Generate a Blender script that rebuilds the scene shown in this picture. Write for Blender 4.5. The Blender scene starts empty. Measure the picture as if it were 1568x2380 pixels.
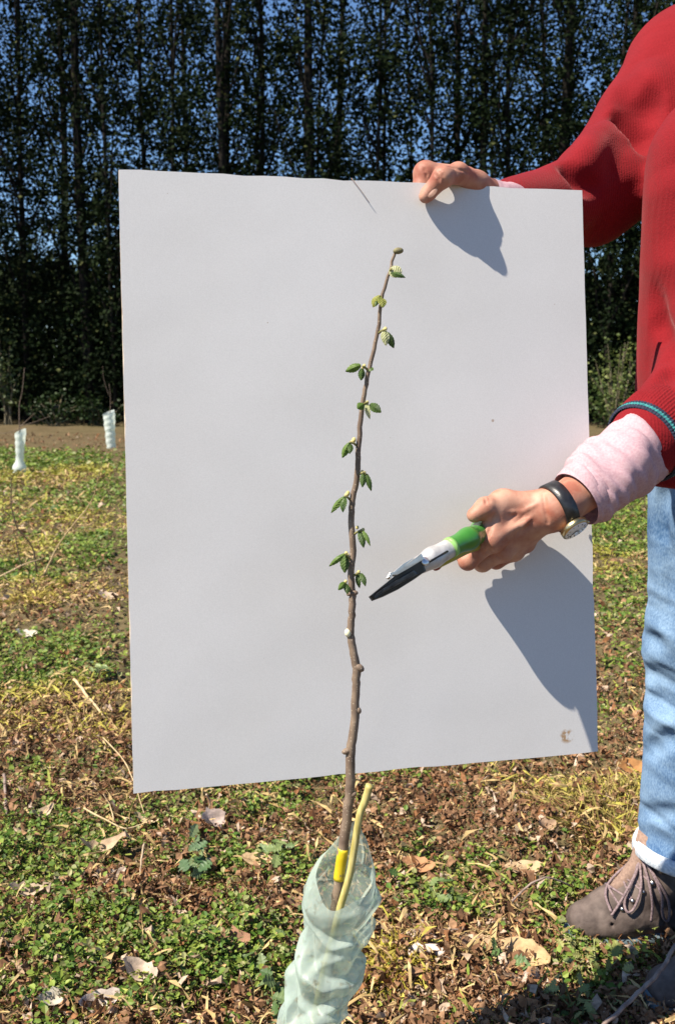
import bpy, bmesh, math, random
import numpy as np
from mathutils import Vector, Matrix

random.seed(7)
rng = np.random.default_rng(11)
SC = bpy.context.scene
COL = SC.collection

# ------------------------------------------------------------------ camera
CAM_H = 0.95
F_PX = 2380 * 35 / 36.0
PITCH = math.atan((1190 - 850) / F_PX)
cam_data = bpy.data.cameras.new('camera')
cam_data.sensor_fit = 'VERTICAL'
cam_data.sensor_height = 36.0
cam_data.sensor_width = 24.0
cam_data.lens = 35.0
cam_data.clip_start = 0.05
cam_data.clip_end = 3000
cam_data.dof.use_dof = True
cam_data.dof.focus_distance = 1.14
cam_data.dof.aperture_fstop = 14.0
cam = bpy.data.objects.new('camera', cam_data)
cam.location = (0, 0, CAM_H)
cam.rotation_euler = (math.pi / 2 - PITCH, 0, 0)
COL.objects.link(cam)
SC.camera = cam

# ------------------------------------------------------------------ light
SUN_DIR = np.array([0.55, 0.281, -0.785])       # the way the light travels
SUN_DIR /= np.linalg.norm(SUN_DIR)
world = bpy.data.worlds.new('World')
SC.world = world
world.use_nodes = True
wn = world.node_tree
sky = wn.nodes.new('ShaderNodeTexSky')
sky.sky_type = 'NISHITA'
sky.sun_disc = False
sky.sun_elevation = math.asin(-SUN_DIR[2])
sky.sun_rotation = math.atan2(-SUN_DIR[0], -SUN_DIR[1])
sky.altitude = 300
sky.air_density = 1.0
sky.dust_density = 0.25
sky.ozone_density = 8.0
wn.nodes['Background'].inputs['Strength'].default_value = 0.078
wn.links.new(sky.outputs[0], wn.nodes['Background'].inputs['Color'])
sun_data = bpy.data.lights.new('sun', 'SUN')
sun_data.energy = 5.0
sun_data.angle = math.radians(0.5)
sun_data.color = (1.0, 0.91, 0.78)
sun = bpy.data.objects.new('sun', sun_data)
sun.rotation_euler = Vector(SUN_DIR).to_track_quat('-Z', 'Y').to_euler()
COL.objects.link(sun)
SC.view_settings.view_transform = 'Standard'
SC.view_settings.look = 'None'
SC.view_settings.gamma = 1.0
SC.view_settings.use_curve_mapping = False
SC.view_settings.exposure = 1.0
SC.cycles.max_bounces = 8
SC.cycles.transparent_max_bounces = 12

# ------------------------------------------------------------------ measuring the place
CAMP = np.array([0, 0, CAM_H])
FW = np.array([0, math.cos(PITCH), -math.sin(PITCH)])
UP = np.array([0, math.sin(PITCH), math.cos(PITCH)])
RT = np.array([1.0, 0, 0])
def ray(px, py): return RT * (px - 784) / F_PX + UP * (1190 - py) / F_PX + FW
def at(px, py, zc): return CAMP + ray(px, py) * zc
def atY(px, py, Y):
    r = ray(px, py); return CAMP + r * (Y / r[1])
def on_ground(px, py):
    r = ray(px, py); return CAMP + r * (-CAM_H / r[2])
BTL = np.array([-0.2444, 1.1552, 1.1676]); BTR = np.array([0.3035, 1.2814, 1.1657])
BBR = np.array([0.3291, 1.1993, 0.4674]); BBL = np.array([-0.2312, 1.0703, 0.4698])
BN = np.cross(BTR - BTL, BBL - BTL); BN /= np.linalg.norm(BN)
if BN[1] > 0: BN = -BN
def bp(px, py, n=0.0):
    r = ray(px, py); t = np.dot(BBL + BN * n - CAMP, BN) / np.dot(r, BN)
    return CAMP + r * t

# ------------------------------------------------------------------ noise
def vnoise(x, y, seed=0):
    xi = np.floor(x).astype(np.int64); yi = np.floor(y).astype(np.int64)
    xf = x - xi; yf = y - yi
    u = xf * xf * (3 - 2 * xf); v = yf * yf * (3 - 2 * yf)
    def hsh(a, b):
        n = (a * 374761393 + b * 668265263 + seed * 974634777) & 0xffffffff
        n = ((n ^ (n >> 13)) * 1274126177) & 0xffffffff
        return ((n ^ (n >> 16)) & 0xffff) / 65535.0
    a = hsh(xi, yi); b = hsh(xi + 1, yi); c = hsh(xi, yi + 1); d = hsh(xi + 1, yi + 1)
    return (a * (1 - u) + b * u) * (1 - v) + (c * (1 - u) + d * u) * v - 0.5
def fbm(x, y, seed=0, octv=4):
    s = 0; a = 1.0
    for i in range(octv):
        s = s + a * vnoise(x * 2 ** i + 17.3 * i, y * 2 ** i - 9.1 * i, seed + i); a *= 0.5
    return s
def gh(x, y):
    x = np.asarray(x, float); y = np.asarray(y, float)
    near = np.clip(1.6 - y / 5.0, 0.25, 1.0)
    return (0.035 * fbm(x * 2.2, y * 2.2, 3, 2) + 0.046 * near * fbm(x * 8, y * 8, 9, 3) + 0.020 * near * np.abs(fbm(x * 34, y * 34, 15, 3)) - 0.008)

# ------------------------------------------------------------------ materials
def new_mat(name):
    m = bpy.data.materials.new(name); m.use_nodes = True
    return m, m.node_tree.nodes, m.node_tree.links, m.node_tree.nodes['Principled BSDF']
def mat(name, c1, c2=None, scale=30.0, rough=0.7, spec=0.3, bump=0.0, bscale=None, metal=0.0, detail=4.0,
        transl=0.0, attr=False, sss=0.0, sheen=0.0, stretch=None, bdist=0.002, coat=0.0, lo=0.35, hi=0.65):
    m, N, L, P = new_mat(name)
    P.inputs['Roughness'].default_value = rough
    P.inputs['Specular IOR Level'].default_value = spec
    P.inputs['Metallic'].default_value = metal
    if coat: P.inputs['Coat Weight'].default_value = coat
    if sheen:
        P.inputs['Sheen Weight'].default_value = sheen
        P.inputs['Sheen Roughness'].default_value = 0.4
    if sss:
        P.inputs['Subsurface Weight'].default_value = sss
        P.inputs['Subsurface Radius'].default_value = (0.006, 0.0025, 0.0012)
        P.inputs['Subsurface Scale'].default_value = 1.0
    tc = N.new('ShaderNodeTexCoord')
    vec = tc.outputs['Object']
    if stretch:
        mp = N.new('ShaderNodeMapping'); mp.inputs['Scale'].default_value = stretch
        L.new(vec, mp.inputs['Vector']); vec = mp.outputs[0]
    col = None
    nz = N.new('ShaderNodeTexNoise'); nz.inputs['Scale'].default_value = scale; nz.inputs['Detail'].default_value = detail
    L.new(vec, nz.inputs['Vector'])
    rp = N.new('ShaderNodeValToRGB')
    rp.color_ramp.elements[0].position = lo; rp.color_ramp.elements[1].position = hi
    rp.color_ramp.elements[0].color = (*c1, 1); rp.color_ramp.elements[1].color = (*(c2 or c1), 1)
    L.new(nz.outputs['Fac'], rp.inputs['Fac'])
    col = rp.outputs['Color']
    if attr:
        at_ = N.new('ShaderNodeAttribute'); at_.attribute_name = 'tint'
        mx = N.new('ShaderNodeMix'); mx.data_type = 'RGBA'; mx.blend_type = 'MULTIPLY'; mx.inputs['Factor'].default_value = 1
        L.new(col, mx.inputs['A']); L.new(at_.outputs['Color'], mx.inputs['B']); col = mx.outputs['Result']
    L.new(col, P.inputs['Base Color'])
    if bump:
        bn = N.new('ShaderNodeTexNoise'); bn.inputs['Scale'].default_value = bscale or scale; bn.inputs['Detail'].default_value = 5
        L.new(vec, bn.inputs['Vector'])
        bu = N.new('ShaderNodeBump'); bu.inputs['Strength'].default_value = bump; bu.inputs['Distance'].default_value = bdist
        L.new(bn.outputs['Fac'], bu.inputs['Height']); L.new(bu.outputs[0], P.inputs['Normal'])
    if transl:
        tr = N.new('ShaderNodeBsdfTranslucent'); L.new(col, tr.inputs['Color'])
        mi = N.new('ShaderNodeMixShader'); mi.inputs[0].default_value = transl
        L.new(P.outputs[0], mi.inputs[1]); L.new(tr.outputs[0], mi.inputs[2])
        L.new(mi.outputs[0], N['Material Output'].inputs['Surface'])
    return m

# ------------------------------------------------------------------ mesh helpers
def mesh_np(name, V, Fc, tint=None, smooth=True):
    V = np.asarray(V, np.float32); Fc = np.asarray(Fc, np.int32)
    me = bpy.data.meshes.new(name)
    k = Fc.shape[1]
    me.vertices.add(len(V)); me.vertices.foreach_set('co', V.ravel())
    me.loops.add(Fc.size); me.loops.foreach_set('vertex_index', Fc.ravel())
    me.polygons.add(len(Fc))
    me.polygons.foreach_set('loop_start', np.arange(0, Fc.size, k, dtype=np.int32))
    me.polygons.foreach_set('loop_total', np.full(len(Fc), k, dtype=np.int32))
    me.polygons.foreach_set('use_smooth', np.full(len(Fc), bool(smooth)))
    if tint is not None:
        a = me.attributes.new('tint', 'FLOAT_COLOR', 'POINT')
        c = np.ones((len(V), 4), np.float32); c[:, :3] = tint
        a.data.foreach_set('color', c.ravel())
    me.update(calc_edges=True)
    return me
def link(name, me, m=None, parent=None, loc=None):
    o = bpy.data.objects.new(name, me); COL.objects.link(o)
    if m is not None and me is not None:
        for mm in (m if isinstance(m, (list, tuple)) else [m]): me.materials.append(mm)
    if parent is not None: o.parent = parent
    if loc is not None: o.location = loc
    return o
def centre(o):
    """put the object's origin at the base of its mesh"""
    me = o.data; n = len(me.vertices); co = np.empty(n * 3, np.float32); me.vertices.foreach_get('co', co); co = co.reshape(-1, 3)
    c = co.mean(0); c[2] = co[:, 2].min()
    me.vertices.foreach_set('co', (co - c).ravel()); me.update(); o.location = c
    return o
def tag(o, label, cat, group=None):
    o['label'] = label; o['category'] = cat
    if group: o['group'] = group
    return o
def kind(o, k): o['kind'] = k; return o
def thing(name, label, cat, loc=(0, 0, 0), group=None):
    o = bpy.data.objects.new(name, None); COL.objects.link(o); o.location = loc
    o.empty_display_size = 0.1
    return tag(o, label, cat, group)
def child(name, V, Fc, m, parent, smooth=True, tint=None):
    V = np.asarray(V, float) - np.array(parent.location if parent.parent is None else
                                        np.array(parent.location) + np.array(parent.parent.location))
    return link(name, mesh_np(name, V, Fc, tint, smooth), m, parent)
def norm(v): v = np.asarray(v, float); return v / (np.linalg.norm(v) + 1e-12)
def frame(d):
    d = norm(d); a = np.array([0, 0, 1.0]) if abs(d[2]) < 0.9 else np.array([1.0, 0, 0])
    u = norm(np.cross(d, a)); return u, np.cross(u, d)
def tube(P, R, n=8, cap=True, rad=None):
    """quads along a polyline; R per point; rad(i, theta array) multiplies"""
    P = [np.asarray(p, float) for p in P]; V = []; Fc = []
    u = None
    th = np.arange(n) / n * 2 * math.pi
    for i, p in enumerate(P):
        d = norm(P[min(i + 1, len(P) - 1)] - P[max(i - 1, 0)])
        if u is None: u, v = frame(d)
        u = norm(u - d * np.dot(u, d)); v = np.cross(d, u)
        r = R[i] * (rad(i, th) if rad else 1.0)
        V.append(p + (np.cos(th) * r)[:, None] * u + (np.sin(th) * r)[:, None] * v)
    V = np.concatenate(V)
    i = np.arange(n); j = (i + 1) % n
    for s in range(len(P) - 1):
        Fc.append(np.stack([s * n + i, s * n + j, (s + 1) * n + j, (s + 1) * n + i], 1))
    Fc = np.concatenate(Fc)
    if cap:
        e = [(0, P[0], True), (len(P) - 1, P[-1], False)]; ex = []
        for s, p, flip in e:
            c = len(V); V = np.vstack([V, p])
            q = np.stack([s * n + i, np.full(n, c), np.full(n, c), s * n + j], 1)
            ex.append(q)
        tri = np.concatenate(ex)
        # caps as degenerate-free fans: pair neighbouring spokes into quads
        capq = []
        for s, p, flip in e:
            c = len(V) - 2 + (0 if s == 0 else 1)
            for a in range(0, n, 2):
                q = [c, s * n + a, s * n + (a + 1) % n, s * n + (a + 2) % n]
                capq.append(q if not flip else q[::-1])
        Fc = np.concatenate([Fc, np.array(capq)])
    return V, Fc
def smooth_path(P, R, sub=4):
    P = [np.asarray(p, float) for p in P]; O = []; Q = []
    for i in range(len(P) - 1):
        p0 = P[max(i - 1, 0)]; p1 = P[i]; p2 = P[i + 1]; p3 = P[min(i + 2, len(P) - 1)]
        for k in range(sub):
            t = k / sub
            O.append(0.5 * (2 * p1 + (p2 - p0) * t + (2 * p0 - 5 * p1 + 4 * p2 - p3) * t * t + (3 * p1 - p0 - 3 * p2 + p3) * t ** 3))
            Q.append(R[i] * (1 - t) + R[i + 1] * t)
    O.append(P[-1]); Q.append(R[-1])
    return O, Q
def join(parts):
    V = []; Fc = []; n = 0
    for v, f in parts:
        V.append(v); Fc.append(np.asarray(f) + n); n += len(v)
    return np.concatenate(V), np.concatenate(Fc)
def ellipsoid(c, axes, nu=12, nv=8):
    """axes: 3 row vectors"""
    V = []; A = np.asarray(axes, float)
    for j in range(nv + 1):
        ph = math.pi * (j / nv * 0.98 + 0.01)
        for i in range(nu):
            t = 2 * math.pi * i / nu
            V.append(c + A.T @ np.array([math.sin(ph) * math.cos(t), math.sin(ph) * math.sin(t), math.cos(ph)]))
    Fc = [[j * nu + i, j * nu + (i + 1) % nu, (j + 1) * nu + (i + 1) % nu, (j + 1) * nu + i] for j in range(nv) for i in range(nu)]
    return np.array(V), np.array(Fc)

# ------------------------------------------------------------------ signed-distance modelling (one continuous skin)
class Sdf:
    def __init__(s, lo, hi, h):
        s.lo = np.array(lo, float); s.h = h
        s.n = np.maximum(4, np.ceil((np.array(hi) - s.lo) / h).astype(int) + 1)
        s.d = np.full(s.n, 1.0, np.float32)
    def box(s, lo, hi, pad):
        a = np.clip(np.floor((np.minimum(lo, hi) - pad - s.lo) / s.h).astype(int), 0, s.n - 1)
        b = np.clip(np.ceil((np.maximum(lo, hi) + pad - s.lo) / s.h).astype(int) + 1, 1, s.n)
        if np.any(b <= a): return None
        sl = tuple(slice(int(a[i]), int(b[i])) for i in range(3))
        g = [(s.lo[i] + s.h * np.arange(a[i], b[i])).astype(np.float32) for i in range(3)]
        return sl, np.meshgrid(*g, indexing='ij', sparse=True)
    def cone(s, p0, p1, r0, r1, k=0.01, op='add', flat=None):
        p0 = np.asarray(p0, float); p1 = np.asarray(p1, float)
        r = max(r0, r1); bx = s.box(np.minimum(p0, p1) - r, np.maximum(p0, p1) + r, k + 4 * s.h)
        if bx is None: return
        sl, (X, Y, Z) = bx
        ba = p1 - p0; L2 = max(float(np.dot(ba, ba)), 1e-12)
        dx = X - p0[0]; dy = Y - p0[1]; dz = Z - p0[2]
        t = np.clip((dx * ba[0] + dy * ba[1] + dz * ba[2]) / L2, 0, 1)
        ex = dx - t * ba[0]; ey = dy - t * ba[1]; ez = dz - t * ba[2]
        q = ex * ex + ey * ey + ez * ez
        if flat is not None:                      # squash along a direction
            fd, fs = flat; fd = norm(fd)
            c = ex * fd[0] + ey * fd[1] + ez * fd[2]
            q = q + c * c * (fs * fs - 1)
        D = np.sqrt(q) - (r0 + (r1 - r0) * t)
        s._mix(sl, D, k, op)
    def _mix(s, sl, D, k, op):
        A = s.d[sl]
        if op == 'add':
            hh = np.maximum(k - np.abs(A - D), 0) / max(k, 1e-6)
            s.d[sl] = np.minimum(A, D) - hh * hh * k * 0.25
        else:
            D = -D
            hh = np.maximum(k - np.abs(A - D), 0) / max(k, 1e-6)
            s.d[sl] = np.maximum(A, D) + hh * hh * k * 0.25
    def half(s, point, nrm, k=0.002):
        """keep the side that nrm points away from"""
        nrm = norm(nrm); bx = s.box(s.lo, s.lo + s.h * s.n, 0); sl, (X, Y, Z) = bx
        D = -((X - point[0]) * nrm[0] + (Y - point[1]) * nrm[1] + (Z - point[2]) * nrm[2])
        s._mix(sl, D, k, 'sub')
    def hit(s, px, py, z0=.9, z1=1.9):
        '''depth at which the sight line through a photo pixel first meets the surface'''
        zs = np.arange(z0, z1, s.h * .5); P = CAMP + ray(px, py)[None] * zs[:, None]
        I = np.round((P - s.lo) / s.h).astype(int); ok = ((I >= 0) & (I < s.n)).all(1)
        I = np.clip(I, 0, s.n - 1); v = s.d[I[:, 0], I[:, 1], I[:, 2]]
        k = np.nonzero(ok & (v < 0))[0]
        return float(zs[k[0]]) if len(k) else None
    def crease(s, pts, r, depth=.3, k=.01, op='sub'):
        '''fold or ridge laid along the surface through a few photo pixels'''
        Q = []
        for i in range(len(pts) - 1):
            for t in (0, .34, .67): Q.append((pts[i][0] * (1 - t) + pts[i + 1][0] * t, pts[i][1] * (1 - t) + pts[i + 1][1] * t))
        Q.append(pts[-1]); W_ = []
        for a, b in Q:
            z = s.hit(a, b)
            if z is not None: W_.append(at(a, b, z + (-r * (1 - depth) if op == 'sub' else r * (1 - depth))))
        n = len(W_)
        for i in range(n - 1):
            f0, f1 = [math.sin(math.pi * (.12 + .76 * j / max(1, n - 1))) for j in (i, i + 1)]
            if np.linalg.norm(W_[i] - W_[i + 1]) < .08: s.cone(W_[i], W_[i + 1], r * f0, r * f1, k, op)
    def mesh(s):
        d = s.d; n = s.n
        ins = d < 0
        cnt = np.zeros(n - 1, np.int8)
        for i in (0, 1):
            for j in (0, 1):
                for k in (0, 1):
                    cnt += ins[i:n[0] - 1 + i, j:n[1] - 1 + j, k:n[2] - 1 + k]
        act = (cnt > 0) & (cnt < 8)
        idx = np.full(n - 1, -1, np.int64); I = np.argwhere(act); idx[act] = np.arange(len(I))
        acc = np.zeros((len(I), 3)); num = np.zeros(len(I))
        cs = [(i, j, k) for i in (0, 1) for j in (0, 1) for k in (0, 1)]
        val = {c: d[I[:, 0] + c[0], I[:, 1] + c[1], I[:, 2] + c[2]].astype(float) for c in cs}
        for a in cs:
            for ax in range(3):
                if a[ax] == 0:
                    b = list(a); b[ax] = 1; b = tuple(b)
                    va, vb = val[a], val[b]; m = (va < 0) != (vb < 0)
                    t = np.where(m, va / np.where(m, va - vb, 1), 0)
                    p = np.zeros((len(I), 3)) + np.array(a, float); p[:, ax] += t
                    acc[m] += p[m]; num[m] += 1
        V = s.lo + (I + acc / num[:, None]) * s.h
        Q = []
        for ax in range(3):
            u, v = (ax + 1) % 3, (ax + 2) % 3
            s0 = [slice(1, n[i] - 1) for i in range(3)]; s1 = [slice(1, n[i] - 1) for i in range(3)]
            s0[ax] = slice(0, n[ax] - 1); s1[ax] = slice(1, n[ax])
            A = ins[tuple(s0)]; B = ins[tuple(s1)]
            E = np.argwhere(A != B)
            if not len(E): continue
            off = np.array([1, 1, 1]); off[ax] = 0
            E0 = E + off
            flip = A[tuple(E.T)]
            def g(du, dv):
                e = E0.copy(); e[:, u] -= du; e[:, v] -= dv
                return idx[e[:, 0], e[:, 1], e[:, 2]]
            q = np.stack([g(1, 1), g(0, 1), g(0, 0), g(1, 0)], 1)
            q[~flip] = q[~flip][:, ::-1]
            Q.append(q)
        Q = np.concatenate(Q); Q = Q[(Q >= 0).all(1)]
        return V, Q
def relax(V, Q, it=2, f=0.5):
    e = np.concatenate([Q[:, [0, 1]], Q[:, [1, 2]], Q[:, [2, 3]], Q[:, [3, 0]]])
    for _ in range(it):
        acc = np.zeros_like(V); c = np.zeros(len(V))
        np.add.at(acc, e[:, 0], V[e[:, 1]]); np.add.at(c, e[:, 0], 1)
        np.add.at(acc, e[:, 1], V[e[:, 0]]); np.add.at(c, e[:, 1], 1)
        V = V * (1 - f) + f * acc / np.maximum(c, 1)[:, None]
    return V

# ------------------------------------------------------------------ leaf shapes and scatter
def scatter_mesh(name, TV, TF, pos, nrm, yaw, size, tint, jit=0.0):
    """many copies of a small template as one mesh. TV: template verts (x = along the leaf, z = its normal)"""
    N = len(pos); TV = np.asarray(TV, float); TF = np.asarray(TF)
    nrm = nrm / np.linalg.norm(nrm, axis=1, keepdims=True)
    a = np.stack([np.cos(yaw), np.sin(yaw), np.zeros(N)], 1)
    a = a - nrm * (a * nrm).sum(1, keepdims=True); a /= np.linalg.norm(a, axis=1, keepdims=True) + 1e-9
    b = np.cross(nrm, a)
    sz = size if np.ndim(size) == 2 else np.stack([size] * 3, 1)
    V = (pos[:, None, :] + TV[None, :, 0, None] * (a * sz[:, :1])[:, None, :] + TV[None, :, 1, None] * (b * sz[:, 1:2])[:, None, :]
         + TV[None, :, 2, None] * (nrm * sz[:, 2:3])[:, None, :])
    if jit: V += rng.normal(0, 1, V.shape) * (jit * sz[:, :1])[:, None, :]
    k = len(TV)
    Fc = (TF[None] + (np.arange(N) * k)[:, None, None]).reshape(-1, TF.shape[1])
    return mesh_np(name, V.reshape(-1, 3), Fc, np.repeat(tint, k, 0), smooth=False)
LEAF4 = np.array([[0, 0, 0], [.5, -.42, .12], [1, 0, 0], [.5, .42, .12]]); LEAF4F = np.array([[0, 1, 2, 3]])
TREF = np.array([[0, 0, 0], [.38, -.36, .1], [1.0, -.05, -.06], [.38, .36, .1], [.75, -.3, .05], [.75, .3, .05]])
TREFF = np.array([[0, 1, 4, 2], [0, 2, 5, 3]])
CURL = np.array([[0, -.2, 0], [0, .25, .1], [.4, -.3, .28], [.4, .3, .2], [.75, -.25, .22], [.75, .2, .4], [1, -.1, .02], [1, .12, .1]])
CURLF = np.array([[0, 2, 3, 1], [2, 4, 5, 3], [4, 6, 7, 5]])
BLADE = np.array([[0, -.5, 0], [0, .5, 0], [.35, -.42, .22], [.35, .42, .22], [.75, -.25, .3], [.75, .25, .3], [1, 0, .22], [1, .02, .22]])
BLADEF = CURLF
def mixc(c1, c2, n, t=None):
    t = rng.random(n) if t is None else t
    return np.array(c1) * (1 - t)[:, None] + np.array(c2) * t[:, None]

# ================================================================== GROUND
def axis(a, b, step, far, grow=1.25):
    x = list(np.arange(a, b, step)); s = step
    while x[-1] < far: s *= grow; x.append(x[-1] + s)
    return np.array(x)
gx = axis(0, 1.15, 0.009, 600, 1.09); gx = np.concatenate([-gx[:0:-1], gx])
gy = axis(0.9, 3.2, 0.009, 900, 1.04); s = 0.014; lo = [0.9]
while lo[-1] > -60: s *= 1.25; lo.append(lo[-1] - s)
gy = np.concatenate([np.array(lo[:0:-1]), gy])
GX, GY = np.meshgrid(gx, gy)
GZ = gh(GX, GY)
fade = np.clip(1.5 - np.hypot(GX, GY) / 30, 0, 1); GZ = GZ * fade
nx, ny = len(gx), len(gy)
ii = (np.arange(ny - 1)[:, None] * nx + np.arange(nx - 1)[None]).ravel()
ground = link('ground', mesh_np('ground', np.stack([GX, GY, GZ], -1).reshape(-1, 3), np.stack([ii, ii + 1, ii + nx + 1, ii + nx], 1)))
kind(ground, 'structure')
m, N, L, P = new_mat('soil')
P.inputs['Roughness'].default_value = 0.95; P.inputs['Specular IOR Level'].default_value = 0.1
tc = N.new('ShaderNodeTexCoord')
def noise_ramp(sc, c, det=6, pos=(0.3, 0.7)):
    nz = N.new('ShaderNodeTexNoise'); nz.inputs['Scale'].default_value = sc; nz.inputs['Detail'].default_value = det
    L.new(tc.outputs['Object'], nz.inputs['Vector'])
    r = N.new('ShaderNodeValToRGB'); r.color_ramp.elements[0].position = pos[0]; r.color_ramp.elements[1].position = pos[1]
    r.color_ramp.elements[0].color = (*c[0], 1); r.color_ramp.elements[1].color = (*c[1], 1)
    L.new(nz.outputs['Fac'], r.inputs['Fac']); return r.outputs[0], nz.outputs['Fac']
c1, _ = noise_ramp(3.0, ((.085, .055, .036), (.165, .112, .074)))
c2, f2 = noise_ramp(45.0, ((.6, .58, .56), (1.3, 1.25, 1.2)))
mx = N.new('ShaderNodeMix'); mx.data_type = 'RGBA'; mx.blend_type = 'MULTIPLY'; mx.inputs['Factor'].default_value = 1
c3, f3 = noise_ramp(.35, ((0, 0, 0), (1, 1, 1)), 7, (.42, .62))
mg = N.new('ShaderNodeMix'); mg.data_type = 'RGBA'; L.new(f3, mg.inputs['Factor']); L.new(c1, mg.inputs['A']); mg.inputs['B'].default_value = (.095, .095, .04, 1)
L.new(mg.outputs['Result'], mx.inputs['A']); L.new(c2, mx.inputs['B']); L.new(mx.outputs['Result'], P.inputs['Base Color'])
bu = N.new('ShaderNodeBump'); bu.inputs['Strength'].default_value = 0.8; bu.inputs['Distance'].default_value = 0.008
L.new(f2, bu.inputs['Height']); L.new(bu.outputs[0], P.inputs['Normal'])
ground.data.materials.append(m)

# how green, straw-yellow or bare the field is at (x, y)
GREEN = [(130, 1062, 170, 26, 1.5), (200, 1150, 160, 20, .8), (250, 1270, 140, 34, 1.6), (60, 1255, 90, 25, .6), (105, 1540, 110, 75, 2.2), (60, 1810, 95, 60, 1),
         (110, 1960, 170, 90, 1.2), (240, 2250, 300, 120, 1.2), (120, 2120, 200, 60, .9), (560, 2210, 150, 90, .9), (480, 2000, 70, 50, 1), (640, 2010, 70, 40, .7),
         (400, 2140, 150, 50, .8), (1440, 1240, 100, 60, 1), (1440, 1410, 90, 70, .9), (1440, 1600, 90, 90, .9), (1430, 1700, 90, 50, .7), (1010, 2090, 110, 60, .9),
         (1390, 2220, 150, 70, 1), (1300, 2090, 80, 60, .6), (1350, 2340, 120, 70, .7), (1040, 1990, 120, 60, .45), (360, 1880, 90, 40, .8), (250, 1790, 70, 30, .6)]
BROWN = [(360, 2085, 190, 45, .8), (690, 1950, 130, 60, .8), (760, 2160, 110, 110, .5), (860, 1960, 60, 90, .8), (560, 2330, 90, 40, .6), (60, 2260, 70, 50, .5), (150, 1680, 230, 60, 1), (1050, 1900, 330, 85, 1), (1000, 2200, 220, 60, .9), (1050, 2320, 250, 60, .8), (500, 1950, 130, 40, .7), (190, 1400, 200, 40, .8),
         (150, 1010, 260, 22, 1.2), (130, 2090, 170, 30, .6), (300, 2060, 120, 40, .7), (640, 2080, 80, 40, .8), (1440, 1310, 80, 15, .8), (330, 2300, 120, 40, .5)]
STRAW = [(1440, 1890, 120, 75, 1.3), (900, 2225, 80, 50, 1), (90, 1390, 120, 30, 1), (60, 1270, 120, 40, .8), (220, 1215, 170, 22, .8), (200, 1650, 260, 60, .9),
         (1300, 1830, 200, 40, .6), (100, 1110, 160, 25, .6)]
def blobs(lst, x, y):
    s = np.zeros_like(x)
    zc = y * math.cos(PITCH) + CAM_H * math.sin(PITCH)
    yc = y * math.sin(PITCH) - CAM_H * math.cos(PITCH)
    px = 784 + x / zc * F_PX; py = 1190 - yc / zc * F_PX
    for (a, b, ra, rb, w) in lst:
        s += w * np.exp(-(((px - a) / ra) ** 2 + ((py - b) / rb) ** 2) ** 2)
    return s
def greenness(x, y):
    far = np.clip((y - 2.6) / 2, 0, 1)
    g = 0.40 + 0.9 * fbm(x * 1.3, y * 0.9, 21, 3) + 0.45 * vnoise(x * 7, y * 7, 5) + far * 0.46
    g = g + 0.45 * blobs(GREEN, x, y) - 0.6 * blobs(BROWN, x, y) - 0.25 * blobs(STRAW, x, y)
    track = np.clip((y - 10.3) / 0.8, 0, 1)
    return np.clip(g - 0.55 * track, 0, 1)
def strawness(x, y):
    s = 0.16 + 0.04 * np.clip((y - 3) / 2, 0, 1) + 0.8 * fbm(x * 1.7 + 31, y * 1.2, 33, 3) + 0.9 * blobs(STRAW, x, y) - 0.3 * blobs(GREEN, x, y)
    return np.clip(s - 0.4 * np.clip((y - 10.3) / 0.8, 0, 1), 0, 1)

def field(n, y0, y1, pw):
    """points on the field in front of the camera, thinning with distance"""
    u = rng.random(n); y0 = y0 - .4
    y = (y0 ** (1 - pw) + u * (y1 ** (1 - pw) - y0 ** (1 - pw))) ** (1 / (1 - pw))
    x = (rng.random(n) * 2 - 1) * (0.40 * y + 0.35) * (1 + .9 * rng.random(n) ** 5)
    k = n // 4                                     # the field goes on past the frame, more thinly
    y[:k] = 0.45 + (y1 - 0.45) * rng.random(k) ** 1.6; x[:k] = (rng.random(k) * 2 - 1) * (0.55 * y[:k] + 1.9)
    hidden = (np.abs(x + 0.01 * y) < 0.22 * y) & (y > 2.6) & (rng.random(n) < 0.6)
    return x[~hidden], y[~hidden]
clover_m = mat('clover_leaf', (.8, .85, .8), (1.1, 1.05, 1), 60, rough=.55, spec=.35, transl=.25, attr=True)
litter_m = mat('dry_leaf_litter', (.65, .65, .65), (1.2, 1.2, 1.2), 120, rough=.8, spec=.2, transl=.08, attr=True)
straw_m = mat('dry_straw', (.8, .8, .8), (1.15, 1.1, 1), 90, rough=.7, spec=.25, transl=.12, attr=True)

def up_normals(n, spread):
    v = rng.normal(0, spread, (n, 3)); v[:, 2] = 1; return v
# small round-leaved ground cover
x, y = field(640000, 1.15, 11.5, 1.5)
keep = rng.random(len(x)) < np.clip((greenness(x, y) + 0.8 * vnoise(x * 24, y * 24, 63) - 0.50) * 1.6, 0.03, 1)
x, y = x[keep], y[keep]; n = len(x)
lod = np.clip(y / 2.0, 1, 5.0) ** 0.8
clump = np.clip(fbm(x * 9, y * 9, 41, 2) + .35, 0, 1)
z = gh(x, y) + (0.004 + 0.034 * rng.random(n) ** 1.5 * (0.3 + clump)) * (0.7 + 0.3 * lod)
size = (0.0045 + 0.0105 * rng.random(n) ** 1.4) * lod
g = mixc((.07, .15, .018), (.27, .34, .06), n, rng.random(n) ** 1.3)
pale = rng.random(n) < 0.13; g[pale] = mixc((.26, .29, .11), (.34, .33, .15), pale.sum())
dk = rng.random(n) < 0.25; g[dk] *= 0.6
yl = strawness(x, y) > 0.42; g[yl] = g[yl] * 0.4 + mixc((.34, .30, .04), (.52, .42, .09), yl.sum()) * 0.6
cov = link('clover_ground_cover', scatter_mesh('clover_ground_cover', TREF, TREFF, np.stack([x, y, z], 1), up_normals(n, .55), rng.random(n) * 6.283, size, g), clover_m)
kind(cov, 'stuff')
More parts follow.
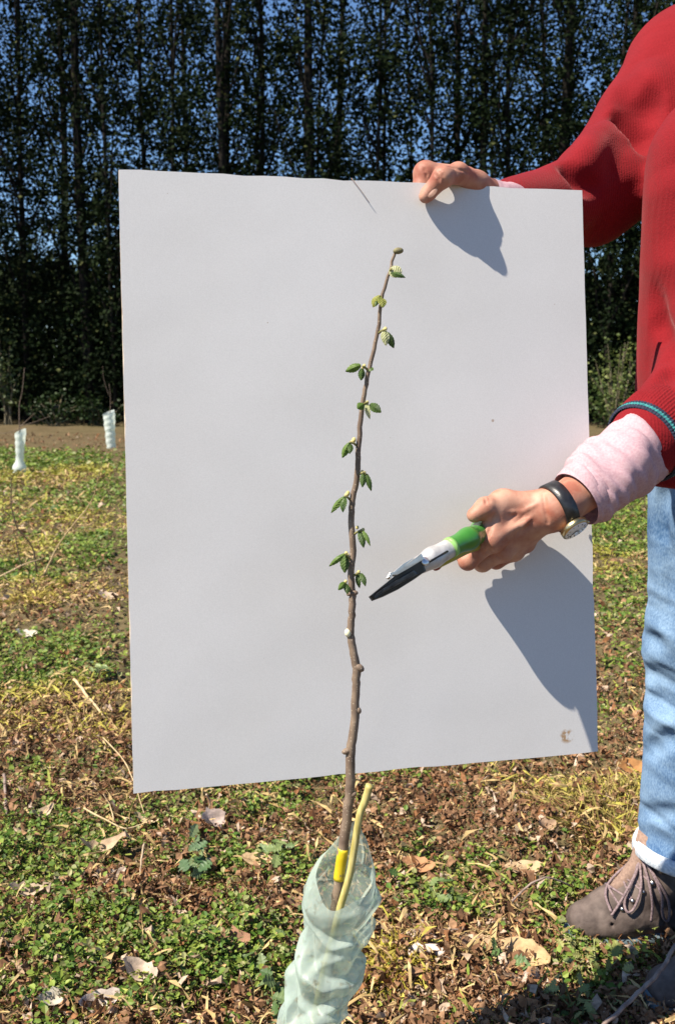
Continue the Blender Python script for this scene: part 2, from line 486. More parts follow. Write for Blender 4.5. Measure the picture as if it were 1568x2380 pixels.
# crumbled brown leaf litter
x, y = field(440000, 1.1, 14.0, 1.75)
keep = rng.random(len(x)) < np.clip(1.2 - 0.95 * greenness(x, y), 0.2, 1) * np.where(y > 10, 0.7, 1) * np.clip(1.35 - .22 * y, .35, 1)
x, y = x[keep], y[keep]; n = len(x)
lod = np.clip(y / 2.0, 1, 4.5) ** 0.6
z = gh(x, y) + 0.002 + 0.020 * rng.random(n) ** 1.7
L_ = (0.006 + 0.022 * rng.random(n) ** 3.2) * lod
wd_ = np.where(rng.random(n) < .45, .12 + .2 * rng.random(n), .35 + .6 * rng.random(n))
size = np.stack([L_, L_ * wd_, L_ * (0.4 + 1.8 * rng.random(n))], 1)
c = mixc((.12, .058, .029), (.34, .195, .105), n)
lt = rng.random(n) < 0.14; c[lt] = mixc((.38, .27, .18), (.52, .40, .30), lt.sum())
rd = rng.random(n) < 0.12; c[rd] = mixc((.20, .09, .04), (.28, .13, .055), rd.sum())
lit = link('leaf_litter', scatter_mesh('leaf_litter', CURL, CURLF, np.stack([x, y, z], 1), up_normals(n, 1.1), rng.random(n) * 6.283, size, c, .07), litter_m)
kind(lit, 'stuff')
# thin green grass blades between the leaves
x, y = field(68000, 1.15, 9.0, 1.5)
keep = rng.random(len(x)) < np.clip(greenness(x, y) * 1.1 - .05, .05, 1)
x, y = x[keep], y[keep]; n = len(x); lod = np.clip(y / 2.2, 1, 4) ** 0.8
L_ = (0.012 + 0.032 * rng.random(n) ** 1.5) * (0.6 + 0.4 * lod)
size = np.stack([L_, (0.0010 + 0.0014 * rng.random(n)) * lod, L_ * (rng.random(n) * 2.2 - .4)], 1)
gr = link('green_grass', scatter_mesh('green_grass', BLADE, BLADEF, np.stack([x, y, gh(x, y) + .004], 1), up_normals(n, .9), rng.random(n) * 6.283, size, mixc((.12, .19, .025), (.40, .42, .10), n), .05), straw_m)
kind(gr, 'stuff')
# straw and dead grass
x, y = field(135000, 1.15, 11.0, 1.4)
keep = rng.random(len(x)) < np.clip(strawness(x, y) * 1.4 - .06 * (y < 2.6), 0.06, 1)
x, y = x[keep], y[keep]; n = len(x)
lod = np.clip(y / 2.2, 1, 4) ** 0.85
z = gh(x, y) + 0.004 + 0.022 * rng.random(n) ** 1.6
L_ = (0.015 + 0.045 * rng.random(n) ** 1.6) * (0.6 + 0.4 * lod)
size = np.stack([L_, (0.0014 + 0.002 * rng.random(n)) * lod, L_ * (rng.random(n) * 2.0 - .5)], 1)
c = mixc((.36, .25, .11), (.60, .45, .22), n)
yg = (rng.random(n) < 0.45) & (strawness(x, y) > 0.35); c[yg] = mixc((.27, .26, .04), (.42, .36, .08), yg.sum()) * 1.15
st = link('dead_grass', scatter_mesh('dead_grass', BLADE, BLADEF, np.stack([x, y, z], 1), up_normals(n, .45), rng.random(n) * 6.283, size, c, .04), straw_m)
kind(st, 'stuff')

def grass_tuft(name, px, py, r, nb, hgt, c1, c2, label):
    b = on_ground(px, py); n = nb
    a = rng.random(n) * 6.283; q = r * np.sqrt(rng.random(n))
    x = b[0] + q * np.cos(a); y = b[1] + q * np.sin(a)
    out = np.stack([np.cos(a), np.sin(a), np.zeros(n)], 1) * (q / r)[:, None] * 1.1 + rng.normal(0, .35, (n, 3)); out[:, 2] = 0.9
    out /= np.linalg.norm(out, axis=1, keepdims=True)
    L_ = hgt * (0.5 + 0.6 * rng.random(n)); V = []
    side = np.cross(out, rng.normal(0, 1, (n, 3))); side /= np.linalg.norm(side, axis=1, keepdims=True)
    w = 0.0011 + 0.001 * rng.random(n)
    p0 = np.stack([x, y, gh(x, y)], 1); droop = np.array([0, 0, -1.0])
    for t, ww in ((0, 1), (.4, .9), (.75, .6), (1, .12)):
        c = p0 + out * (L_ * t)[:, None] + droop * (L_ * 0.35 * t * t)[:, None]
        V.append(c - side * (w * ww)[:, None]); V.append(c + side * (w * ww)[:, None])
    V = np.stack(V, 1).reshape(-1, 3)
    Fc = (np.array([[0, 2, 3, 1], [2, 4, 5, 3], [4, 6, 7, 5]])[None] + (np.arange(n) * 8)[:, None, None]).reshape(-1, 4)
    o = link(name, mesh_np(name, V, Fc, np.repeat(mixc(c1, c2, n), 8, 0), False), straw_m)
    centre(o); tag(o, label, 'grass tuft'); return o
grass_tuft('grass_tuft', 900, 2240, .055, 520, .05, (.26, .24, .03), (.46, .34, .06), 'small yellow green grass tuft just right of the wrapped tube')
grass_tuft('grass_tuft', 1455, 1890, .15, 900, .085, (.25, .24, .06), (.46, .37, .13), 'large straw yellow grass tuft left of the jeans hem')
grass_tuft('grass_tuft', 1290, 1850, .08, 260, .05, (.26, .22, .06), (.42, .33, .12), 'thin dry grass tuft below the right end of the board')
grass_tuft('grass_tuft', 70, 1395, .12, 420, .07, (.36, .30, .06), (.52, .42, .13), 'pale yellow grass tuft at the left edge beside bare soil')
grass_tuft('grass_tuft', 215, 1665, .13, 300, .06, (.30, .22, .09), (.46, .34, .16), 'flattened brown straw tuft left of the board')

# ------------------------------------------------------------------ big dry leaves, one by one
def dry_leaf_mesh(name, L_, W_, curl, fold, twist, lobes, seed):
    r = np.random.default_rng(seed); nu, nv = 9, 7; V = []
    for i in range(nu):
        t = i / (nu - 1)
        w = W_ * (math.sin(math.pi * min(1, t * 0.93 + 0.05)) ** 0.75) * (1 + lobes * math.sin(t * 19 + seed))
        for j in range(nv):
            s = (j / (nv - 1) * 2 - 1)
            x = L_ * t; yv = w * s * 0.5
            z = fold * abs(s) * w + curl * L_ * (t - .5) ** 2 * 2 + twist * s * (t - .4) * W_ + 0.04 * W_ * math.cos(t * 26 - abs(s) * 3) + r.normal(0, .015) * W_
            V.append((x - L_ / 2, yv, z))
    V = np.array(V); V[:, 2] -= V[:, 2].min()
    Fc = [[i * nv + j, (i + 1) * nv + j, (i + 1) * nv + j + 1, i * nv + j + 1] for i in range(nu - 1) for j in range(nv - 1)]
    return mesh_np(name, V, np.array(Fc))
def dry_leaf_mat(c):
    return mat('dry_leaf', tuple(v * .72 for v in c), tuple(min(1, v * 1.15) for v in c), 70, rough=.75, spec=.25, transl=.15, bump=.5, bscale=160)
DL = [  # px, py, length, width, curl, fold, twist, lobes, yaw, tilt x, tilt y, colour, label
    (1213, 2196, .092, .046, .15, .5, .5, .05, -.35, .5, .10, (.52, .36, .19), 'large pale tan dry leaf standing on edge left of the boot toe'),
    (1213, 1962, .046, .044, .3, .3, .2, .25, 1.2, .45, .1, (.56, .42, .26), 'cream crumpled leaf between the tube and the boot'),
    (1215, 2022, .075, .034, .2, .3, .4, .15, .05, .25, .0, (.48, .34, .20), 'ragged tan leaf lying just below the cream crumpled leaf'),
    (1462, 1788, .075, .045, .35, .5, .1, .05, .1, .55, .1, (.40, .20, .075), 'orange brown ribbed leaf below the lower right board corner'),
    (340, 1897, .055, .022, .5, .4, .2, .10, -.2, .3, .2, (.62, .48, .30), 'pale curled leaf below the lower left board corner'),
    (232, 1990, .085, .030, .8, .6, .3, .15, .45, .3, .1, (.50, .36, .23), 'arched brown leaf standing over a dark hollow left of the tube'),
    (265, 2045, .060, .028, .5, .6, .3, .15, 1.2, .2, .3, (.58, .46, .36), 'pinkish crumpled leaf leaning below the arched brown leaf'),
    (330, 2300, .060, .034, .8, .8, .5, .12, -.4, .3, .2, (.55, .43, .33), 'pale crumpled leaf arching over clover near the bottom left'),
    (230, 2362, .060, .036, .7, .7, .4, .12, .5, .4, .0, (.58, .49, .42), 'greyish ribbed leaf cut by the bottom edge at left'),
    (490, 1942, .060, .050, .5, .5, .5, .2, .9, .5, .2, (.52, .41, .35), 'grey pink leaf under the bottom edge of the board'),
    (598, 2030, .060, .032, .3, .4, .2, .1, -.1, .35, .1, (.54, .38, .21), 'tan leaf half under green weeds left of the tube'),
    (92, 1905, .065, .026, .7, .5, .3, .1, 1.1, .35, .2, (.58, .44, .30), 'narrow pale curled leaf near the left edge'),
    (535, 2195, .065, .048, .3, .4, .3, .25, .4, .35, .1, (.33, .18, .11), 'dark brown veined leaf in clover left of the tube'),
    (972, 2002, .065, .036, .4, .5, .2, .1, -.25, .4, .1, (.42, .22, .11), 'rusty brown leaf just right of the tube mouth'),
    (1062, 1985, .060, .026, .5, .6, .3, .05, 1.25, .6, .3, (.44, .25, .14), 'folded brown leaf hanging on edge right of the rusty leaf'),
    (1120, 2185, .048, .03, .3, .3, .3, .2, .2, .3, .1, (.50, .35, .21), 'small tan leaf left of the large pale standing leaf'),
    (1090, 2205, .05, .034, .4, .4, .3, .2, 1.5, .3, .1, (.38, .24, .15), 'mid brown leaf right of the short wood chips'),
    (60, 2075, .06, .03, .5, .5, .3, .2, .2, .3, .2, (.47, .36, .26), 'weathered curled leaf in a brown patch at the left edge'),
    (120, 2420 - 60, .05, .03, .4, .5, .3, .2, .8, .4, .2, (.60, .53, .42), 'whitish leaf upright in clover in the bottom left corner'),
    (690, 2360 - 250, .045, .026, .4, .5, .3, .2, .3, .3, .2, (.36, .22, .13), 'small dark leaf against the left side of the tube'),
    (1265, 1935, .05, .03, .5, .6, .3, .2, .6, .4, .2, (.45, .30, .19), 'curled brown leaf above and right of the cream leaf'),
    (1420, 1985, .05, .028, .5, .5, .3, .2, .3, .4, .2, (.44, .29, .17), 'curled brown leaf beside the boot laces'),
    (60, 1475, .075, .04, .5, .5, .3, .2, .3, .4, .2, (.66, .58, .48), 'whitish leaf above the round clover clump at left'),
    (250, 1395, .08, .05, .4, .4, .3, .2, .3, .4, .2, (.56, .42, .30), 'pale brown leaf in bare soil beside the left board edge'),
]
for i, (px, py, l, w, cu, fo, tw, lb, yaw, tx, ty, c, lab) in enumerate(DL):
    g = on_ground(px, py)
    o = link('dry_leaf', dry_leaf_mesh('dry_leaf', l, w, cu, fo * .5, tw * .4, lb, i + 2), dry_leaf_mat(c))
    o.location = (g[0], g[1], float(gh(g[0], g[1])) + .016); o.rotation_euler = (tx, ty, yaw)
    tag(o, lab, 'dry leaf', 'large dry leaves lying in the field')

# ------------------------------------------------------------------ sticks and stalks
stick_m = mat('dry_stick', (.30, .22, .14), (.48, .38, .26), 60, rough=.8, bump=.4, bscale=120)
pale_stick_m = mat('pale_stalk', (.46, .33, .17), (.62, .47, .28), 60, rough=.75, bump=.3, bscale=120)
grey_stick_m = mat('grey_twig', (.17, .12, .10), (.30, .23, .19), 80, rough=.8, bump=.4, bscale=150)
def stick(pts, r, m_, label, name='dry_stalk', taper=.45, cat='stalk'):
    P = []
    for q in pts:
        g = on_ground(q[0], q[1])
        if len(q) > 2 and q[2] > 0:      # raised above the ground: same spot seen at that height
            rr = ray(q[0], q[1]); g = CAMP + rr * ((q[2] - CAM_H) / rr[2])
        else: g = np.array([g[0], g[1], float(gh(g[0], g[1])) + .014])
        P.append(g)
    if m_ is pale_stick_m or name == 'bare_stem': r *= .72
    R = [r * (1 - (1 - taper) * i / (len(P) - 1)) for i in range(len(P))]
    O, Q = smooth_path(P, R, 5)
    O = [p + rng.normal(0, r * .25, 3) for p in O]
    V, Fc = tube(O, Q, 6)
    o = centre(link(name, mesh_np(name, V, Fc), m_)); tag(o, label, cat); return o
stick([(175, 1580, .06), (205, 1620, .04), (245, 1668, 0)], .0065, pale_stick_m, 'thick pale stalk sloping down beside the left board edge', taper=.7)
stick([(240, 1715, .05), (290, 1770, .05), (315, 1830, .03), (335, 1890, .03)], .0022, pale_stick_m, 'long thin tan stalk bending down under the lower left board corner')
stick([(195, 1878, .04), (245, 1905, .03), (290, 1925, .02), (335, 1915, .02)], .0028, pale_stick_m, 'forked pale stalk lying left of the pale curled leaf')
stick([(335, 1960, .03), (328, 2010, .02), (325, 2070, .01)], .0022, stick_m, 'thin orange stalk hanging down below the pale curled leaf')
stick([(1568, 2195, .10), (1530, 2260, .07), (1480, 2310, .05), (1400, 2385, .02)], .0034, grey_stick_m, 'long grey twig crossing the bottom right corner', 'twig', 1.0, 'twig')
stick([(1190, 2095, .02), (1225, 2060, .05), (1275, 2040, .06), (1325, 2060, .03)], .0020, grey_stick_m, 'arched thin brown stem left of the boot', 'twig', .7, 'twig')
stick([(900, 2158, 0), (980, 2162, .01), (1080, 2160, .01)], .0018, grey_stick_m, 'straight thin brown stem lying right of the tube', 'twig', .7, 'twig')
stick([(10, 1800, .03), (14, 1860, .02), (16, 1910, 0)], .0035, grey_stick_m, 'short dark upright stem at the left edge', 'twig', .8, 'twig')
stick([(480, 1845, .08), (488, 1870, .05), (470, 1930, 0)], .0022, stick_m, 'forked dry stem standing under the board bottom edge')
stick([(265, 1905, .05), (255, 1870, .07), (240, 1845, .09)], .0020, pale_stick_m, 'short side stalk rising left of the lower left board corner')
stick([(100, 1335, 0), (135, 1270, .14), (175, 1215, .28), (215, 1160, .40), (238, 1070, .60)], .006, pale_stick_m, 'tall bare pale stem rising in the field left of the board', 'bare_stem', .3, 'plant stem')
stick([(88, 1330, 0), (75, 1270, .16), (40, 1225, .28), (27, 1170, .40), (28, 1110, .55)], .006, grey_stick_m, 'crooked bare brown stem near the left edge', 'bare_stem', .4, 'plant stem')
stick([(52, 1325, 0), (40, 1270, .14), (33, 1225, .26)], .005, grey_stick_m, 'short bare brown stem left of the crooked stem', 'bare_stem', .4, 'plant stem')
stick([(0, 1340, .05), (50, 1315, .08), (105, 1295, .10)], .005, pale_stick_m, 'pale stem lying across the field at the left edge', 'bare_stem', .5, 'plant stem')
wood_m = mat('weathered_wood', (.36, .26, .19), (.55, .44, .36), 80, rough=.85, bump=.6, bscale=110, stretch=(1, 6, 6))
bark_m = mat('pale_bark', (.55, .44, .36), (.74, .64, .55), 90, rough=.85, bump=.6, bscale=110)
stick([(925, 2188), (958, 2196), (1004, 2193)], .0085, wood_m, 'short brown wood chip right of the tube', 'wood_chip', .85, 'wood chip')
stick([(985, 2178, .02), (1008, 2184, .02)], .0085, wood_m, 'stubby brown wood chip behind the longer chip', 'wood_chip', .9, 'wood chip')
stick([(948, 2240), (990, 2234), (1030, 2238)], .0085, bark_m, 'whitish bark piece above the yellow green grass tuft', 'bark_piece', .9, 'bark')
stick([(1233, 2262), (1222, 2300)], .011, wood_m, 'stubby brown stick end below the large pale leaf', 'wood_chip', .85, 'wood chip')

# taller leafy weeds, each of its own
weed_m = mat('weed_leaf', (.75, .8, .8), (1.15, 1.1, 1), 60, rough=.5, spec=.35, transl=.25, attr=True)
LOBED = []
for i in range(10):
    t = i / 9; w = .34 * math.sin(math.pi * min(1, t * .9 + .1)) ** .8 * (1 + .45 * math.sin(i * 2.6))
    LOBED += [(t, -w, .06 - .12 * (t - .5) ** 2), (t, 0, 0), (t, w, .06 - .12 * (t - .5) ** 2)]
LOBED = np.array(LOBED); LOBEDF = np.array([[3 * i + j, 3 * i + 3 + j, 3 * i + 4 + j, 3 * i + 1 + j] for i in range(9) for j in (0, 1)])
def weed(px, py, r, hgt, nl, ls, c1, c2, label):
    b = on_ground(px, py); root = thing('weed', label, 'weed', (b[0], b[1], float(gh(b[0], b[1]))))
    parts = []; pos = []; nr = []
    for k in range(max(3, nl // 5)):
        a = random.random() * 6.28; q = r * random.random() ** .5
        e = np.array([b[0] + q * math.cos(a), b[1] + q * math.sin(a), root.location[2] + hgt * (.5 + .5 * random.random())])
        P, R = smooth_path([np.array(root.location) + rng.normal(0, r * .25, 3) * [1, 1, 0], (np.array(root.location) + e) / 2 + [0, 0, hgt * .15], e], [.0013, .0012, .0008], 4)
        parts.append(tube(P, R, 5, False))
        for j in range(5):
            c = P[-1 - j * 2 % len(P)] + rng.normal(0, .012, 3); pos.append(c); nr.append(rng.normal(0, .5, 3) + [0, -.25, 1])
    child('stem', *join(parts), clover_stem_m, root)
    pos = np.array(pos); n = len(pos)
    me = scatter_mesh('foliage', LOBED, LOBEDF, pos - np.array(root.location), np.array(nr), rng.random(n) * 6.28, ls * (.7 + .6 * rng.random(n)), mixc(c1, c2, n))
    kind(link('foliage', me, weed_m, root), 'stuff')
clover_stem_m = mat('weed_stem', (.20, .24, .07), (.32, .33, .13), 60, rough=.6)
YG1, YG2, DG1, DG2 = (.20, .24, .06), (.36, .36, .14), (.05, .11, .03), (.13, .20, .06)
weed(1385, 2250, .06, .06, 34, .021, YG1, YG2, 'pale yellow green lobed weed in front of the boot toe')
weed(1330, 2185, .04, .022, 20, .014, YG1, YG2, 'small pale weed against the boot toe')
weed(1420, 2185, .05, .022, 26, .014, YG1, YG2, 'low yellow green weed along the boot side')
weed(1500, 2140, .05, .05, 30, .015, YG1, YG2, 'yellow green weed in front of the boot heel')
weed(1320, 2320, .05, .07, 30, .018, (.16, .21, .07), YG2, 'stemmy light green weed at the bottom edge right of centre')
weed(1010, 2085, .08, .04, 40, .020, DG1, (.20, .26, .10), 'feathery dark green weed right of the tube')
weed(480, 2005, .06, .06, 34, .026, (.06, .13, .05), (.22, .28, .14), 'broad leaved green weed left of the tube')
weed(640, 2010, .05, .04, 26, .024, (.10, .17, .05), (.24, .30, .12), 'leafy green weed beside the tube mouth')
weed(560, 2230, .07, .04, 34, .020, DG1, (.22, .28, .13), 'round leaved green weed at the lower left of the tube')
weed(235, 1580, .05, .04, 14, .026, (.26, .34, .14), (.36, .42, .2), 'small pale green rosette weed near the left board edge')
weed(640, 2330, .05, .06, 24, .024, DG1, (.22, .28, .13), 'bright green weed touching the tube at the bottom edge')
weed(1150, 2190 + 35, .03, .04, 14, .022, DG1, (.20, .30, .10), 'small dark green sprout left of the large pale leaf')

# ================================================================== TREES
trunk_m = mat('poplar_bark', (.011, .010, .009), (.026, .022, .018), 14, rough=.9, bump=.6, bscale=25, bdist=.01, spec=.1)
pleaf_m = mat('poplar_leaf', (.85, .85, .85), (1.1, 1.1, 1.05), 8, rough=.7, spec=.06, transl=.05, attr=True)
def crown_mesh(seed, nclump, per, h=11.0, rad=1.05, zlo=.5, leaf=.085, dark=1.0):
    r = np.random.default_rng(seed)
    cz = zlo + (h - zlo) * r.random(nclump) ** 1.25
    hole = r.uniform(1.5, 7.5, 5)                                          # thin spots where sky shows
    for hz_ in hole: cz = np.where((np.abs(cz - hz_) < .22) & (r.random(nclump) < .8), cz + .45, cz)
    t = cz / h
    rr = np.where(r.random(nclump) < .25, .45, 1) * rad * (0.75 + 0.5 * np.sin(np.clip(t, 0, 1) * math.pi)) * np.sqrt(r.random(nclump)) * np.where(t < .12, 1.1, 1)
    a = r.random(nclump) * 6.283
    C = np.stack([rr * np.cos(a), rr * np.sin(a), cz], 1)
    n = nclump * per
    pos = np.repeat(C, per, 0) + r.normal(0, 1, (n, 3)) * [.11, .11, .13]
    pos[:, 2] = np.maximum(pos[:, 2], .08)
    nr = r.normal(0, 1, (n, 3)); nr[:, 2] *= .7
    size = leaf * (.6 + .7 * r.random(n))
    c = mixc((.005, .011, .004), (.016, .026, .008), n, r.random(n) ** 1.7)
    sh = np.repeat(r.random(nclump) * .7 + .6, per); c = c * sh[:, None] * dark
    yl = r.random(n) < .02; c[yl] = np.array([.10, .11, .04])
    global rng
    return scatter_mesh('crown', LEAF4 * [1, .9, 1], LEAF4F, pos, nr, r.random(n) * 6.283, size, c)
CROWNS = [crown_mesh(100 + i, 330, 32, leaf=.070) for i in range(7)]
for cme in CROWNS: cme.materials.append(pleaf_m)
def trunk_mesh(seed, h=11.0, r0=.095):
    r = np.random.default_rng(seed); P = []; R = []
    ph = r.random(4) * 6
    for i in range(15):
        t = i / 14
        P.append((.16 * math.sin(t * 4 + ph[0]) * t + .02 * math.sin(t * 15 + ph[2]), .06 * math.sin(t * 5 + ph[1]) * t, h * t)); R.append(r0 * (1.25 - t) ** .8 * (1.25 if i == 0 else 1))
    tv = tube(P, R, 9)
    limbs = []
    for k in range(16):
        z0 = .9 + (h - 3) * r.random(); a = r.random() * 6.283; l = .9 + 1.1 * r.random()
        c = np.array([.16 * math.sin(z0 / h * 4 + ph[0]) * z0 / h, .06 * math.sin(z0 / h * 5 + ph[1]) * z0 / h, z0])
        d = np.array([math.cos(a) * .42, math.sin(a) * .42, 1.0])
        PP, RR = smooth_path([c, c + d * l * .5 + r.normal(0, .05, 3), c + np.array([d[0] * .8, d[1] * .8, 1]) * l], [.026, .017, .006], 3)
        limbs.append(tube(PP, RR, 5, False))
    return mesh_np('trunk', *tv), mesh_np('limbs', *join(limbs))
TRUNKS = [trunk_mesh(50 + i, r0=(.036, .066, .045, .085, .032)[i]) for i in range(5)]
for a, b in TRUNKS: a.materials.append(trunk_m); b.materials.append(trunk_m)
ORD = ['first', 'second', 'third', 'fourth', 'fifth', 'sixth', 'seventh', 'eighth', 'ninth', 'tenth', 'eleventh', 'twelfth', 'thirteenth', 'fourteenth',
       'fifteenth', 'sixteenth', 'seventeenth', 'eighteenth', 'nineteenth', 'twentieth']
def poplar(x, y, k, label, group, sc=1.0):
    t = thing('poplar_tree', label, 'tree', (x, y, float(gh(x, y)) - .05), group)
    t.rotation_euler = (random.gauss(0, .012), random.gauss(0, .018), random.random() * 6.283); t.scale = (sc, sc, sc * random.uniform(.92, 1.08))
    a, b = TRUNKS[k % 5]
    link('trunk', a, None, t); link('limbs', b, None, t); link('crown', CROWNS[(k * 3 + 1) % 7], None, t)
FRONT_PX = [-150, -40, 66, 215, 270, 405, 530, 600, 745, 860, 1000, 1120, 1180, 1300, 1405, 1520, 1610, 1730]
for i, px in enumerate(FRONT_PX):
    Y = 16.8 + random.uniform(-.35, .35); zc = Y * math.cos(PITCH) + .13
    lab = ('dark poplar with leafy crown, %s from the left in the front row' % ORD[sum(0 < q <= px for q in FRONT_PX) - 1] if 0 < px < 1568 else
           'poplar at the %s end of the front row, past the %s' % (('near', 'leftmost tree guard') if px < 0 else ('far', 'red sweater')))
    poplar((px - 784) / F_PX * zc, Y, i, lab, 'poplars of the front row')
for q in (-14.5, -13.2, -12.1, -10.9, -9.7, -8.6, 8.8, 9.9, 11.0, 12.2, 13.4, 14.6):
    poplar(q, 16.9 + random.uniform(-.3, .3), int(abs(q) * 3), 'poplar at the %s end of the front row, past the %s' % (('near', 'leftmost tree guard') if q < 0 else ('far', 'red sweater')), 'poplars of the front row')
k = 0
for Y, sp in ((19.6, 1.5), (22.6, 1.7)):
    x = -14.5 + random.random()
    while x < 14.5:
        poplar(x + random.uniform(-.2, .2), Y + random.uniform(-.3, .3), k, 'poplar standing in the rows behind the front row', 'poplars of the rows behind', 1.05)
        x += sp; k += 1
# undergrowth at the foot of the trees
def bush_mesh(name, n, box, leaf, c1, c2, seed, tpow=1.0):
    r = np.random.default_rng(seed)
    (x0, x1), (y0, y1), (z0, z1) = box
    nc = n // 25; C = np.stack([r.uniform(x0, x1, nc), r.uniform(y0, y1, nc), z0 + (z1 - z0) * r.random(nc) ** tpow], 1)
    pos = np.repeat(C, 25, 0) + r.normal(0, 1, (nc * 25, 3)) * .16; pos[:, 2] = np.maximum(pos[:, 2], .03)
    n = len(pos); nr = r.normal(0, 1, (n, 3))
    return scatter_mesh(name, LEAF4, LEAF4F, pos, nr, r.random(n) * 6.283, leaf * (.6 + .8 * r.random(n)), mixc(c1, c2, n, r.random(n)))
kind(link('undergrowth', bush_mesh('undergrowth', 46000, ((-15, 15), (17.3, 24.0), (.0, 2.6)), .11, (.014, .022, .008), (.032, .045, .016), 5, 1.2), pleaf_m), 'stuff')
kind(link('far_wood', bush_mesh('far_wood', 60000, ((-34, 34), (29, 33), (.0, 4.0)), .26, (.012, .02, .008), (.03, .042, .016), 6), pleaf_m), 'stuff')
shrub_leaf_m = mat('shrub_leaf', (.85, .9, .85), (1.1, 1.05, 1), 20, rough=.5, transl=.25, attr=True)
shrub_wood_m = mat('shrub_wood', (.10, .085, .05), (.19, .16, .10), 30, rough=.8)
def shrub(px, Y, h, w, n, c1, c2, ns, leaf, label, seed):
    r = np.random.default_rng(seed); zc = Y * math.cos(PITCH) + .13
    x = (px - 784) / F_PX * zc; root = thing('shrub', label, 'shrub', (x, Y, float(gh(x, Y)) - .02))
    b = np.array(root.location); parts = []; pos = []
    for k in range(ns):
        a = r.random() * 6.28; l = h * (.55 + .5 * r.random()); sp = w * (.3 + .7 * r.random())
        e = b + [math.cos(a) * sp, math.sin(a) * sp * .6, l]
        P, R = smooth_path([b + r.normal(0, .04, 3) * [1, 1, 0], b * .5 + e * .5 + [0, 0, l * .12] + r.normal(0, .05, 3), e], [.011, .008, .003], 5)
        parts.append(tube(P, R, 5, False))
        for q in P[3:]:
            for _ in range(max(1, n // (ns * 8))): pos.append(q + r.normal(0, .07, 3))
    child('stems', *join(parts), shrub_wood_m, root)
    pos = np.array(pos) - b; m_ = len(pos)
    kind(link('foliage', scatter_mesh('foliage', LEAF4, LEAF4F, pos, r.normal(0, 1, (m_, 3)), r.random(m_) * 6.28, leaf * (.6 + .7 * r.random(m_)), mixc(c1, c2, m_, r.random(m_))), shrub_leaf_m, root), 'stuff')
shrub(1432, 14.6, 1.25, .45, 620, (.07, .11, .025), (.17, .20, .06), 16, .055, 'twiggy light green shrub between the board and the red sweater', 1)
shrub(1420, 15.6, .75, .6, 700, (.03, .06, .015), (.09, .13, .035), 12, .06, 'low dark green shrub behind the twiggy one', 2)
shrub(130, 16.0, .55, .5, 500, (.012, .028, .008), (.03, .055, .014), 10, .06, 'low green shrub at the foot of the trees between the two far tubes', 3)
shrub(230, 16.1, .5, .5, 500, (.012, .028, .008), (.03, .055, .014), 10, .06, 'low green shrub in the tree shade behind the right far tube', 4)
shrub(20, 16.3, 1.6, .5, 500, (.04, .07, .02), (.12, .15, .06), 10, .07, 'tall pale leaved shrub in front of the trees at the left edge', 8)

# ================================================================== far tree guards and their saplings
def film(name, base, trc, clear, bs):
    m, N, L, P = new_mat(name)
    P.inputs['Base Color'].default_value = (*base, 1); P.inputs['Roughness'].default_value = .4; P.inputs['Specular IOR Level'].default_value = .5
    tr = N.new('ShaderNodeBsdfTranslucent'); tr.inputs['Color'].default_value = (*trc, 1)
    tp = N.new('ShaderNodeBsdfTransparent'); tp.inputs['Color'].default_value = (.93, .96, .93, 1)
    m1 = N.new('ShaderNodeMixShader'); m1.inputs[0].default_value = .42
    m2 = N.new('ShaderNodeMixShader')
    L.new(P.outputs[0], m1.inputs[1]); L.new(tr.outputs[0], m1.inputs[2]); L.new(m1.outputs[0], m2.inputs[1]); L.new(tp.outputs[0], m2.inputs[2])
    L.new(m2.outputs[0], N['Material Output'].inputs['Surface'])
    tcn = N.new('ShaderNodeTexCoord'); nzn = N.new('ShaderNodeTexNoise'); nzn.inputs['Scale'].default_value = bs; nzn.inputs['Detail'].default_value = 4
    L.new(tcn.outputs['Object'], nzn.inputs['Vector']); bun = N.new('ShaderNodeBump'); bun.inputs['Strength'].default_value = .5; bun.inputs['Distance'].default_value = .004
    L.new(nzn.outputs['Fac'], bun.inputs['Height']); L.new(bun.outputs[0], P.inputs['Normal']); L.new(bun.outputs[0], tr.inputs['Normal'])
    mr = N.new('ShaderNodeMapRange'); mr.inputs[1].default_value = .3; mr.inputs[2].default_value = .7; mr.inputs[3].default_value = clear * .55; mr.inputs[4].default_value = clear * 1.4   # dusty and clear spots
    L.new(nzn.outputs['Fac'], mr.inputs[0]); L.new(mr.outputs[0], m2.inputs[0])
    nd = N.new('ShaderNodeTexNoise'); nd.inputs['Scale'].default_value = 90; nd.inputs['Detail'].default_value = 6; L.new(tcn.outputs['Object'], nd.inputs['Vector'])   # soil splashes
    rd = N.new('ShaderNodeValToRGB'); rd.color_ramp.elements[0].position = .60; rd.color_ramp.elements[1].position = .74
    rd.color_ramp.elements[0].color = (*base, 1); rd.color_ramp.elements[1].color = (.26, .22, .15, 1); L.new(nd.outputs['Fac'], rd.inputs['Fac']); L.new(rd.outputs[0], P.inputs['Base Color'])
    return m
film_m = film('clear_guard_film', (.56, .67, .60), (.56, .69, .60), .38, 30)
far_film_m = film('white_guard_film', (.78, .84, .78), (.72, .8, .72), .08, 40)
